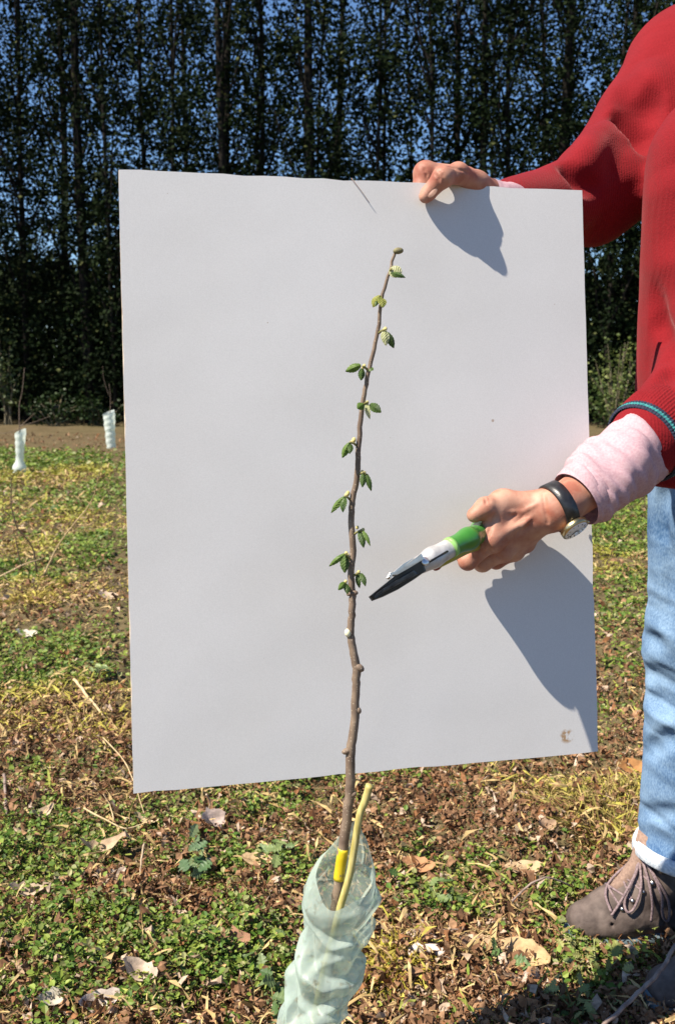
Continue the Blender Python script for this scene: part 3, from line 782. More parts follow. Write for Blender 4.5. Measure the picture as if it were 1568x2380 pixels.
def guard(name, base, prof, label, lean, wr, slot, seed):
    """prof: (height, radius) from the ground; an open-topped film sleeve"""
    r = np.random.default_rng(seed); n = 28; V = []
    hs = np.linspace(prof[0][0], prof[-1][0], 26)
    rs = np.interp(hs, [p[0] for p in prof], [p[1] for p in prof])
    th = np.arange(n) / n * 6.283; top = prof[-1][0]
    for h_, rr in zip(hs, rs):
        k = wr * np.sin(h_ * 90 + 1.5 * np.sin(th + seed)) + wr * .6 * np.sin(th * 3 + h_ * 40)
        hh = h_ + (slot * np.cos(th - .6)) * (h_ / top) ** 6
        V.append(np.stack([base[0] + lean * h_ + (rr + k) * np.cos(th), base[1] + (rr + k) * np.sin(th), base[2] + hh], 1))
    V = np.concatenate(V); i = np.arange(n); j = (i + 1) % n
    Fc = np.concatenate([np.stack([s * n + i, s * n + j, (s + 1) * n + j, (s + 1) * n + i], 1) for s in range(25)])
    o = centre(link(name, mesh_np(name, V, Fc), far_film_m)); tag(o, label, 'tree guard', 'plastic tree guards'); return o
g1 = on_ground(45, 1101); g1[2] = float(gh(g1[0], g1[1])) - .01
guard('tree_guard', g1, [(0, .048), (.03, .056), (.07, .060), (.10, .052), (.14, .033), (.2, .035), (.3, .042), (.40, .050)], 'white plastic tree guard with bulging foot at the left edge', .075, .002, .022, 3)
g2 = on_ground(259, 1041); g2[2] = float(gh(g2[0], g2[1])) - .01
guard('tree_guard', g2, [(0, .052), (.18, .058), (.2, .054), (.22, .06), (.42, .068)], 'straight pale tree guard standing beside the left board edge', -.035, .003, .03, 5)
twig_m = mat('sapling_bark_far', (.11, .075, .06), (.20, .15, .11), 60, rough=.8)
def far_sapling(base, pts, label):
    root = thing('young_tree', label, 'sapling', tuple(base)); parts = []
    for pl, r0 in pts:
        P, R = smooth_path([np.array(base) + np.array(q) for q in pl], [r0 * .65 * (1 - .6 * i / (len(pl) - 1)) for i in range(len(pl))], 4)
        parts.append(tube(P, R, 6))
    child('stem', *parts[0], twig_m, root)
    for p in parts[1:]: child('branch', *p, twig_m, root)
far_sapling(g1, [([(0, 0, 0), (.02, 0, .35), (.03, 0, .62), (.06, 0, .74), (.09, 0, .95)], .009), ([(.03, 0, .44), (.10, 0, .50), (.17, -.02, .56)], .006), ([(.03, 0, .44), (.13, 0, .47), (.3, 0, .53)], .005),
                   ([(.025, 0, .42), (-.1, 0, .38), (-.28, 0, .40)], .005)], 'bare branching sapling growing out of the bulging tree guard')
far_sapling(g2, [([(0, 0, 0), (.0, 0, .35), (.01, 0, .6), (.0, 0, .75)], .008), ([(.0, 0, .6), (-.06, 0, .8), (-.07, 0, .95)], .005)], 'thin bare sapling growing out of the straight tree guard')

# ================================================================== BOARD
m, N, L, P = new_mat('foam_board')
P.inputs['Roughness'].default_value = .6; P.inputs['Specular IOR Level'].default_value = .25
tc = N.new('ShaderNodeTexCoord')
nz = N.new('ShaderNodeTexNoise'); nz.inputs['Scale'].default_value = 700; nz.inputs['Detail'].default_value = 2; L.new(tc.outputs['Object'], nz.inputs['Vector'])
r1 = N.new('ShaderNodeValToRGB'); r1.color_ramp.elements[0].position = .3; r1.color_ramp.elements[1].position = .7
r1.color_ramp.elements[0].color = (.585, .578, .572, 1); r1.color_ramp.elements[1].color = (.64, .633, .627, 1); L.new(nz.outputs['Fac'], r1.inputs['Fac'])
# specks and the tape stain
vo = N.new('ShaderNodeTexVoronoi'); vo.inputs['Scale'].default_value = 9; L.new(tc.outputs['Object'], vo.inputs['Vector'])
sp = N.new('ShaderNodeMath'); sp.operation = 'LESS_THAN'; sp.inputs[1].default_value = .016; L.new(vo.outputs['Distance'], sp.inputs[0])
mx = N.new('ShaderNodeMix'); mx.data_type = 'RGBA'; L.new(sp.outputs[0], mx.inputs['Factor']); L.new(r1.outputs[0], mx.inputs['A']); mx.inputs['B'].default_value = (.40, .33, .28, 1)
stc = bp(1316, 1711) - BBL
ds = N.new('ShaderNodeVectorMath'); ds.operation = 'DISTANCE'; L.new(tc.outputs['Object'], ds.inputs[0]); ds.inputs[1].default_value = tuple(stc)
n3 = N.new('ShaderNodeTexNoise'); n3.inputs['Scale'].default_value = 160; n3.inputs['Detail'].default_value = 4; L.new(tc.outputs['Object'], n3.inputs['Vector'])
mr = N.new('ShaderNodeMapRange'); mr.inputs[1].default_value = .0105; mr.inputs[2].default_value = .006; L.new(ds.outputs['Value'], mr.inputs[0])
m4 = N.new('ShaderNodeMapRange'); m4.inputs[1].default_value = .47; m4.inputs[2].default_value = .56; L.new(n3.outputs['Fac'], m4.inputs[0])
mm = N.new('ShaderNodeMath'); mm.operation = 'MULTIPLY'; L.new(mr.outputs[0], mm.inputs[0]); L.new(m4.outputs[0], mm.inputs[1])
mx2 = N.new('ShaderNodeMix'); mx2.data_type = 'RGBA'; L.new(mm.outputs[0], mx2.inputs['Factor']); L.new(mx.outputs['Result'], mx2.inputs['A']); mx2.inputs['B'].default_value = (.36, .24, .14, 1)
n7 = N.new('ShaderNodeTexNoise'); n7.inputs['Scale'].default_value = 5; n7.inputs['Detail'].default_value = 7; L.new(tc.outputs['Object'], n7.inputs['Vector'])   # handling smudges
r7 = N.new('ShaderNodeValToRGB'); r7.color_ramp.elements[0].position = .3; r7.color_ramp.elements[1].position = .62; r7.color_ramp.elements[0].color = (.93, .925, .915, 1); r7.color_ramp.elements[1].color = (1, 1, 1, 1); L.new(n7.outputs['Fac'], r7.inputs['Fac'])
mx7 = N.new('ShaderNodeMix'); mx7.data_type = 'RGBA'; mx7.blend_type = 'MULTIPLY'; mx7.inputs['Factor'].default_value = 1; L.new(mx2.outputs['Result'], mx7.inputs['A']); L.new(r7.outputs[0], mx7.inputs['B'])
v8 = N.new('ShaderNodeTexVoronoi'); v8.inputs['Scale'].default_value = 26; L.new(tc.outputs['Object'], v8.inputs['Vector'])
s8 = N.new('ShaderNodeMath'); s8.operation = 'LESS_THAN'; s8.inputs[1].default_value = .022; L.new(v8.outputs['Distance'], s8.inputs[0])
mx8 = N.new('ShaderNodeMix'); mx8.data_type = 'RGBA'; L.new(s8.outputs[0], mx8.inputs['Factor']); L.new(mx7.outputs['Result'], mx8.inputs['A']); mx8.inputs['B'].default_value = (.42, .37, .33, 1)
L.new(mx8.outputs['Result'], P.inputs['Base Color'])
n5 = N.new('ShaderNodeTexNoise'); n5.inputs['Scale'].default_value = 6; L.new(tc.outputs['Object'], n5.inputs['Vector'])
bu = N.new('ShaderNodeBump'); bu.inputs['Strength'].default_value = .12; bu.inputs['Distance'].default_value = .01
L.new(n5.outputs['Fac'], bu.inputs['Height']); L.new(bu.outputs[0], P.inputs['Normal'])
board_m = m
edge_m = mat('board_edge', (.22, .15, .10), (.55, .47, .38), 90, rough=.9, bump=.4, lo=.3, hi=.6)
nu, nv = 24, 30; TH = .006
V = []
for side in (0, 1):
    for j in range(nv + 1):
        for i in range(nu + 1):
            u, v = i / nu, j / nv
            p = (BBL * (1 - u) + BBR * u) * (1 - v) + (BTL * (1 - u) + BTR * u) * v
            bow = .0035 * math.sin(math.pi * u) * math.sin(math.pi * v)
            e = 0.0
            if i in (0, nu) or j in (0, nv): e = random.uniform(0, .0006) + (.0012 if random.random() < .15 else 0)
            cc = (BBL + BTR) / 2 - p
            V.append(p + norm(cc) * e - BN * (TH * side) + BN * bow)
W = nu + 1; S = W * (nv + 1); Fc = []
for j in range(nv):
    for i in range(nu):
        a = j * W + i; Fc.append([a, a + 1, a + W + 1, a + W]); Fc.append([S + a, S + a + W, S + a + W + 1, S + a + 1])
nface = len(Fc)
for i in range(nu):
    Fc.append([i + 1, i, S + i, S + i + 1]); a = nv * W + i; Fc.append([a, a + 1, S + a + 1, S + a])
for j in range(nv):
    a = j * W; Fc.append([a, a + W, S + a + W, S + a]); a = j * W + nu; Fc.append([a + W, a, S + a, S + a + W])
me = mesh_np('board', np.array(V) - BBL, np.array(Fc), smooth=False)
board = link('backdrop_board', me, [board_m, edge_m], loc=tuple(BBL))
for q in range(nface, len(Fc)): me.polygons[q].material_index = 1
tag(board, 'large white foam board held upright behind the sapling', 'board')
mark_m = mat('brown_scratch', (.30, .20, .16), (.40, .28, .22), 90)
P_, R_ = smooth_path([bp(816, 414, .0012), bp(838, 442, .0045), bp(858, 471, .004)], [.0004, .0004, .0003], 5)
o = link('scratch_mark', mesh_np('scratch_mark', tube(P_, R_, 6)[0] - BBL, tube(P_, R_, 6)[1]), mark_m, board)

# ================================================================== SAPLING
SY = .985
stem_px = [(918, 582, 3.2), (905, 630, 3.5), (886, 697, 4.0), (878, 768, 4.4), (862, 840, 4.8), (848, 905, 5.2), (839, 962, 5.6), (833, 1040, 6.0), (831, 1100, 6.6), (820, 1155, 7.0), (816, 1200, 7.2),
           (820, 1280, 7.6), (815, 1330, 7.8), (818, 1385, 8.4), (817, 1430, 8.2), (814, 1468, 9), (820, 1510, 9.2), (828, 1553, 10.5), (827, 1600, 9.6), (823, 1680, 10.4), (815, 1745, 11.4), (813, 1830, 11.8),
           (806, 1900, 12.2), (798, 1968, 12.6), (788, 2045, 12.6), (778, 2120, 13), (755, 2300, 14), (725, 2560, 15), (700, 2860, 17)]
pxm = SY * math.cos(PITCH) / F_PX * 1.03
base = atY(700, 2850, SY)
sap = thing('sapling', 'slender hazel-like sapling with opening leaves in front of the white board', 'sapling', tuple(base))
sap['label'] = 'slender budding sapling rising in front of the white board'
P_, R_ = smooth_path([atY(a, b, SY) for a, b, _ in stem_px], [c * pxm for _, _, c in stem_px], 5)
P_ = [p + np.array([rng.normal(0, .0003), rng.normal(0, .0003), 0]) for p in P_]
stem_m, N, L, P = new_mat('sapling_bark')
P.inputs['Roughness'].default_value = .65; P.inputs['Specular IOR Level'].default_value = .3
tc = N.new('ShaderNodeTexCoord')
n1 = N.new('ShaderNodeTexNoise'); n1.inputs['Scale'].default_value = 60; n1.inputs['Detail'].default_value = 4; L.new(tc.outputs['Object'], n1.inputs['Vector'])
r1 = N.new('ShaderNodeValToRGB'); r1.color_ramp.elements[0].position = .3; r1.color_ramp.elements[1].position = .7
r1.color_ramp.elements[0].color = (.12, .082, .06, 1); r1.color_ramp.elements[1].color = (.25, .185, .13, 1); L.new(n1.outputs['Fac'], r1.inputs['Fac'])
v1 = N.new('ShaderNodeTexVoronoi'); v1.inputs['Scale'].default_value = 330; L.new(tc.outputs['Object'], v1.inputs['Vector'])
c1 = N.new('ShaderNodeMath'); c1.operation = 'LESS_THAN'; c1.inputs[1].default_value = .2; L.new(v1.outputs['Distance'], c1.inputs[0])
mx = N.new('ShaderNodeMix'); mx.data_type = 'RGBA'; L.new(c1.outputs[0], mx.inputs['Factor']); L.new(r1.outputs[0], mx.inputs['A']); mx.inputs['B'].default_value = (.38, .31, .23, 1)
L.new(mx.outputs['Result'], P.inputs['Base Color'])
bu = N.new('ShaderNodeBump'); bu.inputs['Strength'].default_value = .5; bu.inputs['Distance'].default_value = .001; L.new(n1.outputs['Fac'], bu.inputs['Height']); L.new(bu.outputs[0], P.inputs['Normal'])
child('stem', *tube(P_, R_, 12), stem_m, sap)
def knob(px, py, r, m_, name, dx=0, dy=0, el=1.3):
    c = atY(px, py, SY - .002); d = norm(np.array([dx, 0, -dy]) + 1e-6); u, v = frame(d)
    return child(name, *ellipsoid(c, [d * r * el, u * r, v * r], 10, 7), m_, sap)
bud_m = mat('pale_bud', (.62, .60, .38), (.80, .78, .58), 200, rough=.6)
ybud_m = mat('yellow_bud', (.50, .42, .12), (.66, .56, .25), 300, rough=.6, bump=.4, bscale=500, bdist=.0005)
knob(808, 1471, .0034, bud_m, 'bud', -.2, -1, 1.35)
for (a, b, r, dx, dy) in ((836, 1552, .0048, .8, .6), (834, 1651, .0032, .3, 1), (803, 1746, .0042, -1, .4), (822, 1846, .0036, .8, -.6), (824, 1378, .0035, 1, 0), (811, 1380, .003, -1, .3)):
    knob(a - dx * 1.5, b, r * .8, stem_m, 'knot', dx, dy, 1.5)
knob(925, 583, .0032, mat('brown_bud', (.14, .12, .06), (.22, .2, .1), 200), 'bud', 1, -.1, 1.6)
def sap_leaf(b, t, w, c, fold=.5, near=.012, nm=None):
    """b, t: base and tip in photo pixels; folded, pleated, toothed leaf hanging towards the camera side"""
    B = atY(b[0], b[1], SY - near * .5); T = atY(t[0], t[1], SY - near)
    d = T - B; l = np.linalg.norm(d); d = norm(d)
    nrm = norm(np.array([rng.normal(0, .3), -1, .25 + rng.normal(0, .2)])); nrm = norm(nrm - d * np.dot(nrm, d)); sd = np.cross(d, nrm)
    w = w * pxm * random.uniform(.95, 1.3); T = T + d * l * .08; l *= 1.1; V = []; nu, nv = 13, 7
    for i in range(nu):
        q = i / (nu - 1); ww = w * .5 * (math.sin(math.pi * min(1, q * .89 + .105)) ** .85) * (1 + .13 * (i % 2))
        for j in range(nv):
            s_ = j / (nv - 1) * 2 - 1
            pleat = .032 * w * (1 if (i + abs(j - 3)) % 2 else -1) * (abs(s_) < .95)
            V.append(B + d * l * q + sd * ww * s_ * math.cos(fold * .6) - nrm * (abs(s_) * ww * fold) + nrm * (l * .16 * math.sin(math.pi * q) + pleat))
    Fc = np.array([[i * nv + j, (i + 1) * nv + j, (i + 1) * nv + j + 1, i * nv + j + 1] for i in range(nu - 1) for j in range(nv - 1)])
    o = child('leaf', np.array(V), Fc, LEAFM[c], sap, smooth=False); return o
LEAFM = {'g': mat('green_leaf', (.075, .14, .022), (.14, .21, .045), 220, rough=.5, spec=.3, transl=.3),
         'd': mat('dark_green_leaf', (.035, .07, .015), (.075, .12, .028), 220, rough=.5, spec=.3, transl=.15),
         'p': mat('pale_downy_leaf', (.34, .36, .17), (.54, .54, .33), 260, rough=.75, spec=.15, transl=.3),
         'y': mat('yellow_green_leaf', (.22, .25, .05), (.36, .36, .10), 220, rough=.55, spec=.25, transl=.35)}
SL = [((907, 622), (930, 641), 24, 'p'), ((908, 634), (938.6, 644), 13, 'd'),
      ((882, 686), (868, 712), 17, 'y'), ((885, 692), (889, 713), 15, 'y'), ((876, 698), (873, 711), 8, 'd'),
      ((893, 767), (896, 800), 15, 'p'), ((900, 772), (913.5, 806), 16, 'd'),
      ((838, 848), (805.6, 862), 19, 'g'), ((841, 856), (839, 882), 13, 'd'), ((857, 858), (866.5, 860), 12, 'd'),
      ((845, 938), (831.7, 949), 19, 'g'), ((859, 939), (883, 957), 19, 'd'), ((852, 936), (858.6, 971), 12, 'p'),
      ((812, 1028), (796.5, 1061), 15, 'g'), ((815, 1032), (812, 1053), 13, 'd'),
      ((844, 1100), (842, 1130), 14, 'd'), ((851, 1101), (861.5, 1138), 12, 'd'), ((848, 1100), (850, 1114), 8, 'y'),
      ((802, 1153), (772, 1189), 13, 'g'), ((801, 1157), (797, 1188), 14, 'd'),
      ((835, 1235), (844, 1270), 15, 'd'), ((842, 1233), (858.5, 1266), 10, 'g'),
      ((802, 1287), (767.5, 1314), 12, 'g'), ((802, 1290), (801, 1328), 20, 'd'),
      ((831, 1331), (835, 1364), 15, 'd'), ((838, 1332), (848, 1360), 12, 'd'),
      ((801, 1353), (787, 1370), 14, 'g'), ((803, 1356), (807, 1379), 15, 'd')]
for i, (b, t, w, c) in enumerate(SL): sap_leaf(b, t, w, c, random.uniform(.2, .85) if c in 'gd' else random.uniform(.15, .4), .004 + .012 * random.random())
shoot_m = mat('green_shoot', (.16, .15, .05), (.28, .25, .10), 200, rough=.6)
# short side shoots that carry the leaves
for (a, b, c, d) in ((905, 632, 910, 626), (886, 696, 880, 688), (879, 775, 895, 767), (855, 862, 841, 851), (846, 940, 855, 935), (830, 1037, 812, 1027), (832, 1104, 850, 1098), (814, 1163, 801, 1152), (821, 1243, 841, 1232),
                     (815, 1303, 802, 1286), (820, 1340, 836, 1330), (815, 1381, 801, 1352)):
    p0 = atY(a, b, SY); p1 = atY(c, d, SY - .006)
    child('side_shoot', *tube(smooth_path([p0, (p0 + p1) / 2 + [0, -.002, .001], p1], [.0016, .0014, .0012], 3)[0], [.0012] * 3 + [.0011] * 3 + [.0010], 6), shoot_m, sap)
for (a, b, r) in ((846, 851, .0023), (843, 854, .002), (822, 1023, .0028), (818, 1027, .0022), (853, 936, .0021), (808, 1147, .0028), (804, 1151, .0023), (843, 1232, .0024), (838, 1234, .002), (804, 1287, .0025), (808, 1290, .002), (833, 1330, .0022), (803, 1352, .0022), (895, 765, .0024), (891, 768, .002), (846, 1099, .002), (841, 1097, .0022), (830, 1226, .002)):
    knob(a, b, r * .78, ybud_m, 'leaf_bud', .2, -1, 1.3)
# yellow paint band on the stem
tape_m = mat('yellow_tape', (.50, .37, .005), (.66, .50, .02), 60, rough=.45, spec=.5)
P2, R2 = smooth_path([atY(798, 1971, SY), atY(792, 2008, SY), atY(787, 2044, SY)], [13.6 * pxm] * 3, 4)
child('yellow_band', *tube(P2, R2, 14), tape_m, sap)

# cane
cane_m = mat('cane', (.36, .30, .085), (.54, .46, .18), 50, rough=.5, spec=.4, stretch=(6, 6, 1))
cpx = [(859, 1824, 9.5), (848, 1862, 9.5), (836, 1893, 9), (824, 1965, 9), (812, 2035, 9), (790, 2110, 9), (775, 2170, 9), (757, 2240, 9), (735, 2340, 9), (700, 2560, 9), (660, 2850, 9)]
CY = SY - .012
P_, R_ = smooth_path([atY(a, b, CY) for a, b, _ in cpx], [c * pxm for _, _, c in cpx], 4)
cv, cf = tube(P_, R_, 10)
cane = centre(link('cane', mesh_np('cane', cv, cf), cane_m)); tag(cane, 'yellow bamboo cane leaning beside the stem in the wrapped tube', 'cane')

# bunched plastic sleeve round the stem
rows = [(1915, 800, 852), (1950, 783, 855), (1990, 750, 863), (2030, 723, 873), (2060, 708, 877), (2088, 695, 876), (2120, 702, 868), (2150, 714, 860), (2180, 704, 838), (2210, 690, 834), (2240, 680, 837),
        (2280, 676, 832), (2320, 668, 812), (2360, 655, 795), (2440, 640, 785), (2560, 620, 770), (2700, 605, 755), (2860, 590, 745)]
rz = np.array([atY(780, r[0], SY)[2] for r in rows]); rl = np.array([atY(r[1], r[0], SY)[0] for r in rows]); rr_ = np.array([atY(r[2], r[0], SY)[0] for r in rows])
n = 120; ns = 190; th = np.arange(n) / n * 6.2832
zf = atY(780, 2066, SY)[2]; zb = atY(780, 1918, SY)[2]; zbot = 0.0
V = []
for i in range(ns):
    q = i / (ns - 1)
    back = 0.5 + 0.5 * np.sin(th + .35 * np.cos(th))                       # 1 at the back, 0 towards the camera
    ztop = zf + (zb - zf) * np.clip(back, 0, 1) ** 1.6 + .004 * np.sin(th * 5 + 1)
    z = ztop + (zbot - ztop) * q
    xl = np.interp(-z, -rz, rl); xr = np.interp(-z, -rz, rr_)
    c = (xl + xr) / 2; r = (xr - xl) / 2
    env = np.clip((q - .02) * 9, 0, 1)
    def saw(p):                                   # film folded over itself: slow swell, sharp return
        f = (p / 6.2832) % 1.0
        return np.where(f < .8, f / .8, (1 - f) / .2) - .5
    ux = np.cos(th) * 1.7; uy = np.sin(th) * 1.7
    wob_ = fbm(ux * .8 + z * 6, uy * .8 - z * 7, 55, 2); mod = np.clip(.75 + 1.4 * fbm(ux * .7 + 5, z * 8 + uy * .6, 57, 2), .1, 1.5)
    ph = z * 150 + 2.7 * np.sin(th + 2.4) + 2.0 * wob_
    ph2 = z * 100 - 3.5 * np.sin(th + .2) - 2.2 * fbm(ux * .8 + 9, uy + z * 6, 58, 2)
    k = env * (.0125 * saw(ph) * mod + .0105 * saw(ph2) * (1.5 - .8 * mod)) - .001
    V.append(np.stack([c + (r + k) * np.cos(th), SY + (r * .95 + k) * np.sin(th), z], 1))
V = np.concatenate(V); i = np.arange(n); j = (i + 1) % n
Fc = np.concatenate([np.stack([s * n + i, s * n + j, (s + 1) * n + j, (s + 1) * n + i], 1) for s in range(ns - 1)])
o = link('tree_guard', mesh_np('tree_guard', V, Fc), film_m); centre(o)
tag(o, 'crumpled translucent green-white plastic sleeve wrapped round the sapling foot', 'tree guard', 'plastic tree guards')

# ================================================================== PERSON
person = thing('person', 'person in red sweater and faded jeans holding the board and pointing shears', 'person', (.6, 1.5, 0))
skin_m, N, L, P = new_mat('skin')
P.inputs['Roughness'].default_value = .55; P.inputs['Specular IOR Level'].default_value = .3
P.inputs['Subsurface Weight'].default_value = .05; P.inputs['Subsurface Radius'].default_value = (.006, .002, .001); P.inputs['Subsurface Scale'].default_value = 1
tc = N.new('ShaderNodeTexCoord')
n1 = N.new('ShaderNodeTexNoise'); n1.inputs['Scale'].default_value = 38; n1.inputs['Detail'].default_value = 5; L.new(tc.outputs['Object'], n1.inputs['Vector'])
r1 = N.new('ShaderNodeValToRGB'); r1.color_ramp.elements[0].position = .33; r1.color_ramp.elements[1].position = .68
r1.color_ramp.elements[0].color = (.30, .105, .068, 1); r1.color_ramp.elements[1].color = (.50, .285, .20, 1); L.new(n1.outputs['Fac'], r1.inputs['Fac']); L.new(r1.outputs[0], P.inputs['Base Color'])
v1 = N.new('ShaderNodeTexVoronoi'); v1.inputs['Scale'].default_value = 700; L.new(tc.outputs['Object'], v1.inputs['Vector'])
n2 = N.new('ShaderNodeTexNoise'); n2.inputs['Scale'].default_value = 120; n2.inputs['Detail'].default_value = 6; L.new(tc.outputs['Object'], n2.inputs['Vector'])
ad = N.new('ShaderNodeMath'); ad.operation = 'MULTIPLY_ADD'; ad.inputs[1].default_value = .35; L.new(v1.outputs['Distance'], ad.inputs[0]); L.new(n2.outputs['Fac'], ad.inputs[2])
bu = N.new('ShaderNodeBump'); bu.inputs['Strength'].default_value = .3; bu.inputs['Distance'].default_value = .0010; L.new(ad.outputs[0], bu.inputs['Height']); L.new(bu.outputs[0], P.inputs['Normal'])
body_parts = []
# --- near hand, gripping the shears
def hz(z): return (z if z < 1.13 else 1.13 + (z - 1.13) * .38) + .052
H = {k: at(v[0], v[1], hz(v[2])) for k, v in dict(
    fore=(1420, 1095, 1.213), wrist=(1288, 1184, 1.160), tmc=(1240, 1166, 1.135), tmcp=(1168, 1170, 1.108), tip_ip=(1127, 1180, 1.090), ttip=(1102, 1197, 1.088),
    im=(1142, 1254, 1.098), mm=(1166, 1280, 1.116), rm=(1194, 1279, 1.140), pm=(1220, 1262, 1.166),
    ip=(1086, 1304, 1.106), idp=(1078, 1290, 1.130), it=(1096, 1262, 1.140),
    mp=(1120, 1308, 1.128), mdp=(1112, 1290, 1.152), mt=(1130, 1262, 1.158),
    rp=(1152, 1303, 1.154), rdp=(1146, 1285, 1.174), rt=(1160, 1262, 1.176),
    pp=(1188, 1288, 1.180), pdp=(1180, 1272, 1.192), pt=(1192, 1255, 1.190)).items()}
H['fore'] = at(1420, 1095, 1.198); H['wrist'] = at(1288, 1184, 1.157)
pts = np.array(list(H.values()))
S_ = Sdf(pts.min(0) - .04, pts.max(0) + .04, .00135)
S_.cone(H['fore'], H['wrist'], .028, .0235, .01)
S_.cone(H['wrist'], at(1240, 1203, 1.172), .0240, .024, .01)
for k_, r0, r1 in (('im', .0175, .0125), ('mm', .0175, .0125), ('rm', .0165, .0118), ('pm', .0155, .0108)):
    S_.cone(at(1240, 1200, 1.170), H[k_], r0, r1, .010)
S_.cone(at(1232, 1205, hz(1.158)), at(1170, 1240, hz(1.146)), .021, .018, .015)
S_.cone(at(1250, 1176, 1.163), H['tmcp'], .0175, .0148, .012); S_.cone(H['tmcp'], H['tip_ip'], .0135, .0118, .008); S_.cone(H['tip_ip'], H['ttip'], .0116, .0090, .005)
S_.cone(H['tmcp'], H['im'], .010, .010, .016); S_.cone(at(1152, 1192, 1.150), at(1134, 1258, 1.146), .0095, .0095, .010)
for a, b, c, d, r in (('im', 'ip', 'idp', 'it', .0112), ('mm', 'mp', 'mdp', 'mt', .0114), ('rm', 'rp', 'rdp', 'rt', .0106), ('pm', 'pp', 'pdp', 'pt', .0094)):
    S_.cone(H[a], H[b], r * 1.06, r * .95, .0045); S_.cone(H[b], H[c], r * .95, r * .88, .004); S_.cone(H[c], H[d], r * .88, r * .72, .004)
    S_.cone(H[a], H[a] + np.array([0, -.0015, .001]), r * 1.12, r * 1.12, .006)      # knuckle
for k_ in ('im', 'mm', 'rm', 'pm'):                                                    # tendons on the back of the hand
    q = H[k_]; w_ = at(1262, 1190, 1.146)
    S_.cone(q + np.array([0, -.009, .003]), q * .35 + w_ * .65 + np.array([0, -.002, 0]), .0038, .0026, .006)
for pl in ([(1250, 1170), (1215, 1188), (1185, 1218)], [(1240, 1196), (1212, 1222), (1200, 1250)], [(1215, 1188), (1180, 1190)]): S_.crease(pl, .0017, .45, .003, 'add')      # veins
for pl in ([(1148, 1196), (1140, 1225), (1128, 1256)], [(1122, 1292), (1138, 1278), (1160, 1300)], [(1100, 1290), (1106, 1312)]): S_.crease(pl, .0016, .5, .003)     # web and finger clefts
for (a, b) in ((1132, 1158), (1124, 1162), (1128, 1270), (1134, 1276), (1120, 1268)):                                                                             # knuckle wrinkles
    S_.crease([(a, b - 9), (a + 4, b), (a + 5, b + 10)], .0009, .5, .002)
S_.crease([(1262, 1150), (1266, 1185), (1272, 1215)], .0012, .5, .004)
V, Q = S_.mesh(); body_parts.append((relax(V, Q, 2), Q))
# --- far hand, pinching the board's top edge: thumb in front, fingers behind
T0, T1, TK, T2 = bp(995, 449, .0105), bp(1028, 412, .0220), bp(1064, 402, .0110), bp(1106, 428, -.014)
pts = np.array([bp(930, 570, -.06), bp(930, 360, .06), bp(1260, 380, .06), bp(1260, 560, -.2)])
S_ = Sdf(pts.min(0) - .01, pts.max(0) + .02, .0013)
S_.cone(T2, TK, .0130, .0118, .008); S_.cone(TK, T1, .0118, .0110, .006); S_.cone(T1, T0, .0118, .0092, .005)
S_.cone(T1, T1 + BN * .001, .0117, .0117, .004)
S_.cone(T0, bp(988, 457, .010), .0090, .0078, .003)
W2 = bp(1172, 482, -.058)
S_.cone(T2, W2, .0150, .0215, .012)
for (m0, p0, t0, r) in ((bp(1080, 416, -.030), bp(988, 403, -.021), bp(967, 482, -.0175), .0138), (bp(1108, 450, -.058), bp(992, 430, -.044), bp(985, 520, -.0165), .0116),
                        (bp(1120, 472, -.074), bp(1010, 470, -.058), bp(1015, 545, -.0165), .0110), (bp(1135, 500, -.082), bp(1045, 510, -.066), bp(1050, 560, -.016), .0098)):
    S_.cone(W2, m0, .017, .0135, .012); S_.cone(m0, p0, r * 1.1, r, .004); S_.cone(p0, t0, r * .96, r * .74, .003)
    S_.cone(p0, p0 + BN * .001, r * 1.06, r * 1.06, .004)
S_.cone(bp(1100, 440, -.026), bp(1030, 408, -.006), .0125, .0105, .006)        # web between thumb and finger
S_.cone(W2, bp(1240, 480, -.13), .022, .027, .01)
for pl in ([(1008, 402), (1018, 412), (1022, 426)], [(1016, 396), (1027, 408), (1032, 424)], [(1056, 392), (1064, 406)], [(978, 384), (990, 400), (992, 418)], [(1040, 386), (1062, 392), (1090, 402)]): S_.crease(pl, .0011, .5, .002)
V, Q = S_.mesh(); body_parts.append((relax(V, Q, 2), Q))
# --- arms, trunk, neck and head under and above the clothes (coarser)
FE = at(1388, 455, 1.48); FS = at(1592, 150, 1.63); NE = at(1640, 905, 1.275); NS = np.array([.595, 1.34, 1.32])
S_ = Sdf((.2, 1.1, .7), (.95, 1.95, 1.9), .0065)
S_.cone(bp(1240, 480, -.13), FE, .027, .036, .01); S_.cone(FE, FS + [.04, 0, -.02], .020, .018, .02); S_.cone(NE, NS, .034, .036, .02); S_.cone(H['fore'], at(1530, 1005, 1.25), .024, .026, .02); S_.cone(at(1530, 1005, 1.25), NE, .026, .034, .02)
S_.cone((.66, 1.5, .85), (.66, 1.5, 1.34), .085, .085, .04); S_.cone(FS + [.06, 0, -.02], NS + np.array([.05, 0, 0]), .036, .036, .03); S_.cone((.63, 1.5, 1.36), (.595, 1.5, 1.56), .058, .054, .03)
S_.cone((.60, 1.5, 1.66), (.585, 1.5, 1.60), .082, .062, .03); S_.cone((.625, 1.5, 1.685), (.625, 1.5, 1.69), .088, .088, .03); S_.cone((.55, 1.5, 1.575), (.60, 1.5, 1.585), .030, .045, .03)
S_.cone((.512, 1.5, 1.648), (.499, 1.5, 1.622), .010, .0135, .012)
for sy in (-1, 1): S_.cone((.524, 1.5 + sy * .014, 1.668), (.530, 1.5 + sy * .048, 1.667), .010, .009, .012); S_.cone((.540, 1.5 + sy * .042, 1.625), (.55, 1.5 + sy * .05, 1.60), .020, .02, .03)
